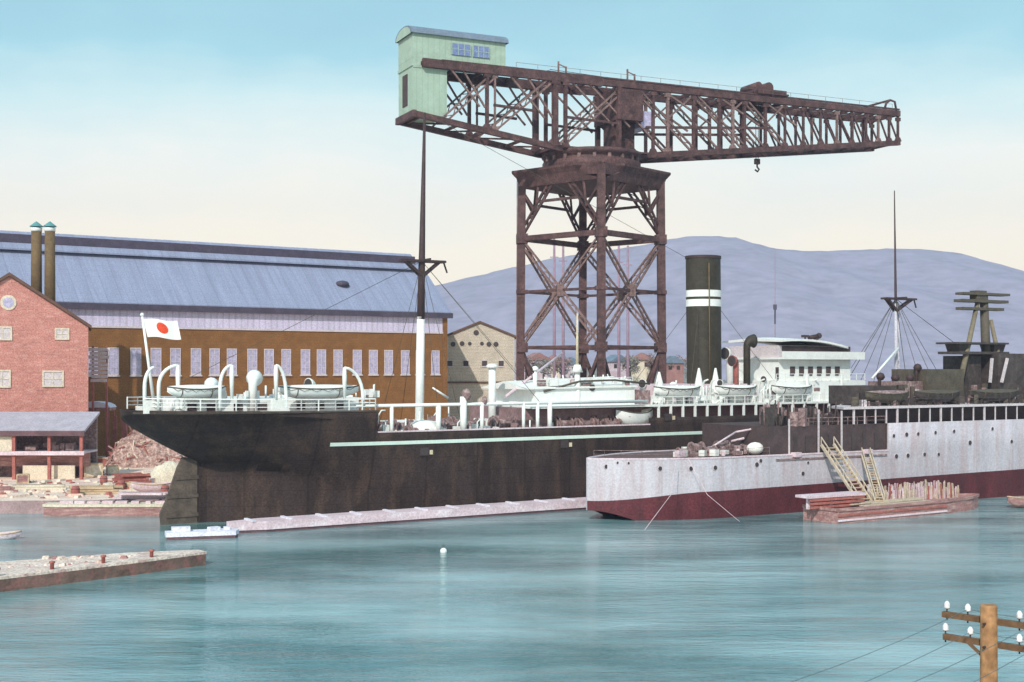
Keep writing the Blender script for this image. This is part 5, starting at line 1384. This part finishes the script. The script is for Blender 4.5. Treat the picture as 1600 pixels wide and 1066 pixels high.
# ================================================================== BACKGROUND beyond the crane
SD2 = 285.0
SF = Frame(at(750, 0, SD2).x, SD2, 2.0)
sb = thing('stone_warehouse', 'cream stone gabled warehouse with small dark windows right of the factory hall', 'warehouse', (SF.ox, SF.oy, 1.5), SF.a)
hw = 7.7; zE2, zA2 = at(0, 527, SD2).z - 1.5, at(0, 505, SD2).z - 1.5
b = MB().extrude_y([(-hw, -.3), (hw, -.3), (hw, zE2), (0, zA2), (-hw, zE2)], 0, 16); b.build('wall', 'stone', sb)
b = MB(); s3 = (zA2 - zE2) / hw
for sg in (-1, 1): b.extrude_y([(0, zA2 + .05), (sg * (hw + .6), zE2 - .6 * s3 + .05), (sg * (hw + .6), zE2 - .6 * s3 + .5), (0, zA2 + .5)], -.4, 16.3)
b.build('roof', 'brick_trim', sb)
for px in (708, 722, 734, 753, 764, 775):
    q = SF.P(px, 537 + (abs(px - 742) > 20) * 1, 0); MB().tube([(q.x, -.12, q.z - 1.5), (q.x, .05, q.z - 1.5)], .55 if px not in (734, 753) else .42, 12).build('round_window', 'dark_hole', sb)
q = SF.P(744, 520, 0); MB().tube([(q.x, -.12, q.z - 1.5), (q.x, .05, q.z - 1.5)], .6, 12).build('round_window', 'dark_hole', sb)
for px in (703, 728, 757, 783):
    q = SF.P(px, 568, 0); f = MB().bx(q.x - .55, q.x + .55, -.12, .04, q.z - 2.1, q.z - .9).bx(q.x - .7, q.x + .7, -.2, .04, q.z - 2.3, q.z - 2.1, 1).bx(q.x - .6, q.x + .6, -.15, .04, q.z - .9, q.z - .7, 1); f.build('window', ['dark_hole', 'frame_pale'], sb)
q = SF.P(750, 597, 0); MB().bx(-hw - .1, hw + .1, -.25, .0, q.z - 1.5 - .3, q.z - 1.5 + .1).build('string_course', 'brick_trim', sb)

# houses on the low rise behind the crane
gr = MB(); rows = []
for j in range(9):
    y = 300 + j * 22
    rows.append([(at(px, 0, 330).x * (y / 330.), y, 1.4 + (14.5 + 2.5 * sin(px * .021) + (px > 960) * 2) * smooth01((y - 300) / 90.) * smooth01((px - 770) / 60.) * smooth01((1190 - px) / 90.)) for px in range(760, 1200, 10)])
structure(gr.grid(rows).build('hillside', 'leaf2'))
hl = [(838, 340, 553, 30, 'pink', 'roof_red', 'pale pink house with faded red roof seen through the crane tower left bay'),
      (866, 360, 557, 22, 'cream', 'roof_red', 'small cream house behind the left pair of faded posts'),
      (892, 345, 560, 24, 'frame_pale', 'grey_roof', 'whitish house with grey roof behind the far tower leg'),
      (962, 352, 556, 26, 'pink', 'grey_roof', 'pink house with grey roof between the two right faded posts'),
      (1004, 340, 553, 28, 'cream', 'roof_red', 'cream house with faded red roof beside the right tower leg'),
      (1050, 345, 558, 22, 'roof_red', 'grey_roof', 'reddish house between the right tower leg and the funnel')]
for px, d, py, wpx, wm, rm, lab in hl:
    p = at(px, py, d); wid = wpx * 1.35 * d / FPX; zb2 = 13.0
    t = thing('house', lab, 'house', (p.x, d, zb2), random.uniform(-.5, .5), 'houses behind the crane')
    hh = p.z - zb2
    MB().bx(-wid / 2, wid / 2, -2.2, 2.2, -6, hh - 1.6).build('wall', wm, t)
    MB().extrude_y([(-wid / 2 - .4, hh - 1.7), (wid / 2 + .4, hh - 1.7), (0, hh + .3)], -2.6, 2.6).build('roof', rm, t)
    for xx in (-wid * .25, wid * .2): MB().bx(xx - .45, xx + .45, -2.3, -2.18, hh - 3.4, hh - 2.3).build('window', 'dark_hole', t)
# trees on the rise
def tree_proto(nm, lab, leafm, seed):
    rnd = random.Random(seed)
    t = thing(nm, lab, 'tree', (0, 0, 0), 0, 'trees on the rise behind the crane')
    b = MB().tube([(0, 0, -1), (.1, 0, 1.6), (0, .1, 3.2)], [.35, .25, .12], 7)
    for i in range(5): a = rnd.uniform(0, 6.28); b.tube([(0, 0, 1.6 + i * .25), (1.3 * cos(a), 1.3 * sin(a), 2.8 + i * .35)], [.12, .04], 5)
    b.build('trunk', 'bark', t)
    c = MB(); blobs = [(rnd.uniform(-1.5, 1.5), rnd.uniform(-1.2, 1.2), rnd.uniform(2.3, 4.6), rnd.uniform(.7, 1.2)) for _ in range(9)]
    for i in range(1100):
        bx_, by_, bz_, br_ = rnd.choice(blobs); u = Vector((rnd.gauss(0, 1), rnd.gauss(0, 1), rnd.gauss(0, .8))).normalized() * br_ * rnd.uniform(.55, 1.05)
        q = Vector((bx_, by_, bz_)) + u; s_ = rnd.uniform(.10, .24)
        n1 = Vector((rnd.uniform(-1, 1), rnd.uniform(-1, 1), rnd.uniform(-1, 1))).normalized(); n2 = n1.cross(Vector((rnd.uniform(-1, 1), rnd.uniform(-1, 1), .3))).normalized()
        c.add([q - n1 * s_, q + n2 * s_ * .6, q + n1 * s_, q - n2 * s_ * .6], [(0, 1, 2, 3)])
    c.build('crown', leafm, t, recalc=False)
    return t
ta_ = tree_proto('broadleaf_tree', 'x', 'leaf', 3); tb_ = tree_proto('broadleaf_tree', 'x', 'leaf2', 5)
tl = [(822, 548, 'russet tree just right of the left crane leg'), (850, 552, 'grey green tree between the left crane leg and the pale pink house'), (878, 548, 'russet tree between the two left faded posts and the far tower leg'),
      (905, 554, 'grey green tree hidden partly by the far tower leg'), (945, 550, 'russet tree just right of the near tower leg'), (985, 547, 'large russet tree between the right faded posts and right tower leg'),
      (1018, 545, 'grey green tree touching the left side of the right tower leg'), (1036, 550, 'russet tree just right of the right tower leg'), (1062, 548, 'russet bushy tree directly left of the funnel'), (1090, 552, 'grey green tree mostly hidden behind the funnel')]
for i, (px, py, lab) in enumerate(tl):
    d = 325 + (i * 37) % 30; p = at(px, py + 8, d); src = ta_ if i % 2 == 0 else tb_
    s_ = random.uniform(1.0, 1.5); loc = (p.x, d, p.z - 5.4 * s_)
    if i < 2: src.location = loc; src.scale = (s_,) * 3; src['label'] = lab; src.rotation_euler = (0, 0, random.uniform(0, 6))
    else: dup(src, loc, random.uniform(0, 6), lab, (s_,) * 3)
# faded tall posts (distant sheer-leg masts) seen through the tower
for px, top, lab in ((866, 372, 'leftmost of four faded lilac masts seen through the crane tower'), (880, 378, 'thin faded lilac mast left of the far tower leg'), (967, 380, 'faded lilac mast just right of the near tower leg'), (981, 384, 'faded lilac mast farthest right inside the tower')):
    d = 300; p = at(px, top, d)
    t = thing('distant_mast', lab, 'mast', (p.x, d, 1.5), 0, 'faded masts behind the tower')
    MB().tube([(0, 0, 0), (0, 0, p.z - 1.5)], [.42, .26], 8).build('pole', 'far_post', t)
    MB().bar((-1.0, 0, p.z - 6), (1.0, 0, p.z - 6), .2).build('yard', 'far_post', t)
# distant signal mast right of funnel
d = 420; p = at(1211, 392, d)
t = thing('signal_mast', 'thin far signal mast with a dark lamp box above the bridge roof', 'mast', (p.x, d, 0), 0)
MB().tube([(0, 0, -2), (0, 0, p.z)], [.22, .08], 6).build('pole', 'far_post', t)
q = at(1211, 480, d); MB().box((0, 0, q.z), (1.0, .9, 1.7)).bar((0, 0, q.z - 5.5), (0, 0, q.z), .45).build('lamp_box', 'hall_dark', t)

# ================================================================== UTILITY POLES on the near bank
PD = 24.0
pa = radians(-45)
adir = Vector((cos(pa), sin(pa), 0)); wdir = Vector((sin(pa), -cos(pa), 0))
p = at(1545, 945, PD)
gz = bank_h(p.x, PD) - .4
up = thing('utility_pole', 'brown timber utility pole with two crossarms rising at the lower right corner', 'utility pole', (p.x, PD, gz), 0, 'utility poles along the bank')
H = p.z - gz
MB().tube([(0, 0, 0), (0, 0, H * .5), (0, 0, H - .05), (0, 0, H)], [.2, .172, .155, .14], 18).build('post', 'pole_wood', up)
heads = []
for py, offs, hl_ in ((973, -.17, 1.0), (1009, -.17, .98)):
    z = at(1545, py, PD).z - gz
    c = -wdir * .19 if False else wdir * .19
    b = MB().bar(c * -1 + adir * -hl_ + Vector((0, 0, z)), c * -1 + adir * hl_ + Vector((0, 0, z)), .12, .11)
    arm = b.build('crossarm', 'arm_wood', up)
    MB().tube([Vector((0, 0, z)) - c * 1.6, Vector((0, 0, z)) + c * 1.2], .025, 6).build('bolt', 'mast_dark', up)
    for s_ in ((-.92, -.5, .5, .92) if py < 990 else (-.95, -.45, .5, .95)):
        base = c * -1 + adir * s_ + Vector((0, 0, z + .055))
        MB().tube([base - Vector((0, 0, .16)), base + Vector((0, 0, .12))], .016, 5, 1).lathe(tuple(base + Vector((0, 0, .06))), [(.045, 0), (.062, .03), (.05, .05), (.058, .09), (.035, .13), (.015, .15)], 10, 0).build('insulator', ['porcelain', 'mast_dark'], arm)
        heads.append((c * -1 + adir * s_ + Vector((0, 0, z + .16))))
MB().bar(wdir * -.12 + adir * -.5 + Vector((0, 0, at(1545, 1009, PD).z - gz)), wdir * -.12 + Vector((0, 0, at(1545, 1040, PD).z - gz)), .05).build('arm_brace', 'arm_wood', up)
l2 = Vector((p.x, PD, 0)) - Vector((.7071, .7071, 0)) * 30; l2.z = 0
o2 = dup(up, (l2.x, l2.y, gz + 3.3), 0, 'brown utility pole on the near bank outside the left of the view')
l3 = Vector((p.x, PD, 0)) + Vector((.7071, .7071, 0)) * 16
o3 = dup(up, (l3.x, l3.y, gz - 1.6), 0, 'brown utility pole farther along the bank outside the right of the view')
wl_ = ['upper outer left', 'upper inner left', 'upper inner right', 'upper outer right', 'lower outer left', 'lower inner left', 'lower inner right', 'lower outer right']
for h_, nm in list(zip(heads, wl_))[1::2]:
    b = MB(); P0 = Vector((p.x, PD, gz)) + h_
    for Q, sag in ((Vector((l2.x, l2.y, gz + 3.3)) + h_, 1.55), (Vector((l3.x, l3.y, gz - 1.6)) + h_, .5)):
        b.tube([P0.lerp(Q, i / 24) - Vector((0, 0, 4 * sag * (i / 24) * (1 - i / 24))) for i in range(25)], .0055, 5, cap=False)
    tag(b.build('overhead_wire', 'wire'), 'thin dark wire from the ' + nm + ' insulator of the utility pole', 'wire', 'wires of the utility pole')

# ================================================================== HAZE
hm = bpy.data.materials.new('haze_air'); hm.use_nodes = True; t = hm.node_tree; t.nodes.clear()
ou = t.nodes.new('ShaderNodeOutputMaterial'); pv = t.nodes.new('ShaderNodeVolumePrincipled')
pv.inputs['Color'].default_value = (0.66, 0.72, 0.95, 1); pv.inputs['Density'].default_value = 0.00024; pv.inputs['Anisotropy'].default_value = 0.2
t.links.new(pv.outputs[0], ou.inputs['Volume'])
hz_ = MB().bx(-2100, 2100, -130, 1900, -4, 260).build('haze', hm); structure(hz_, 'stuff')
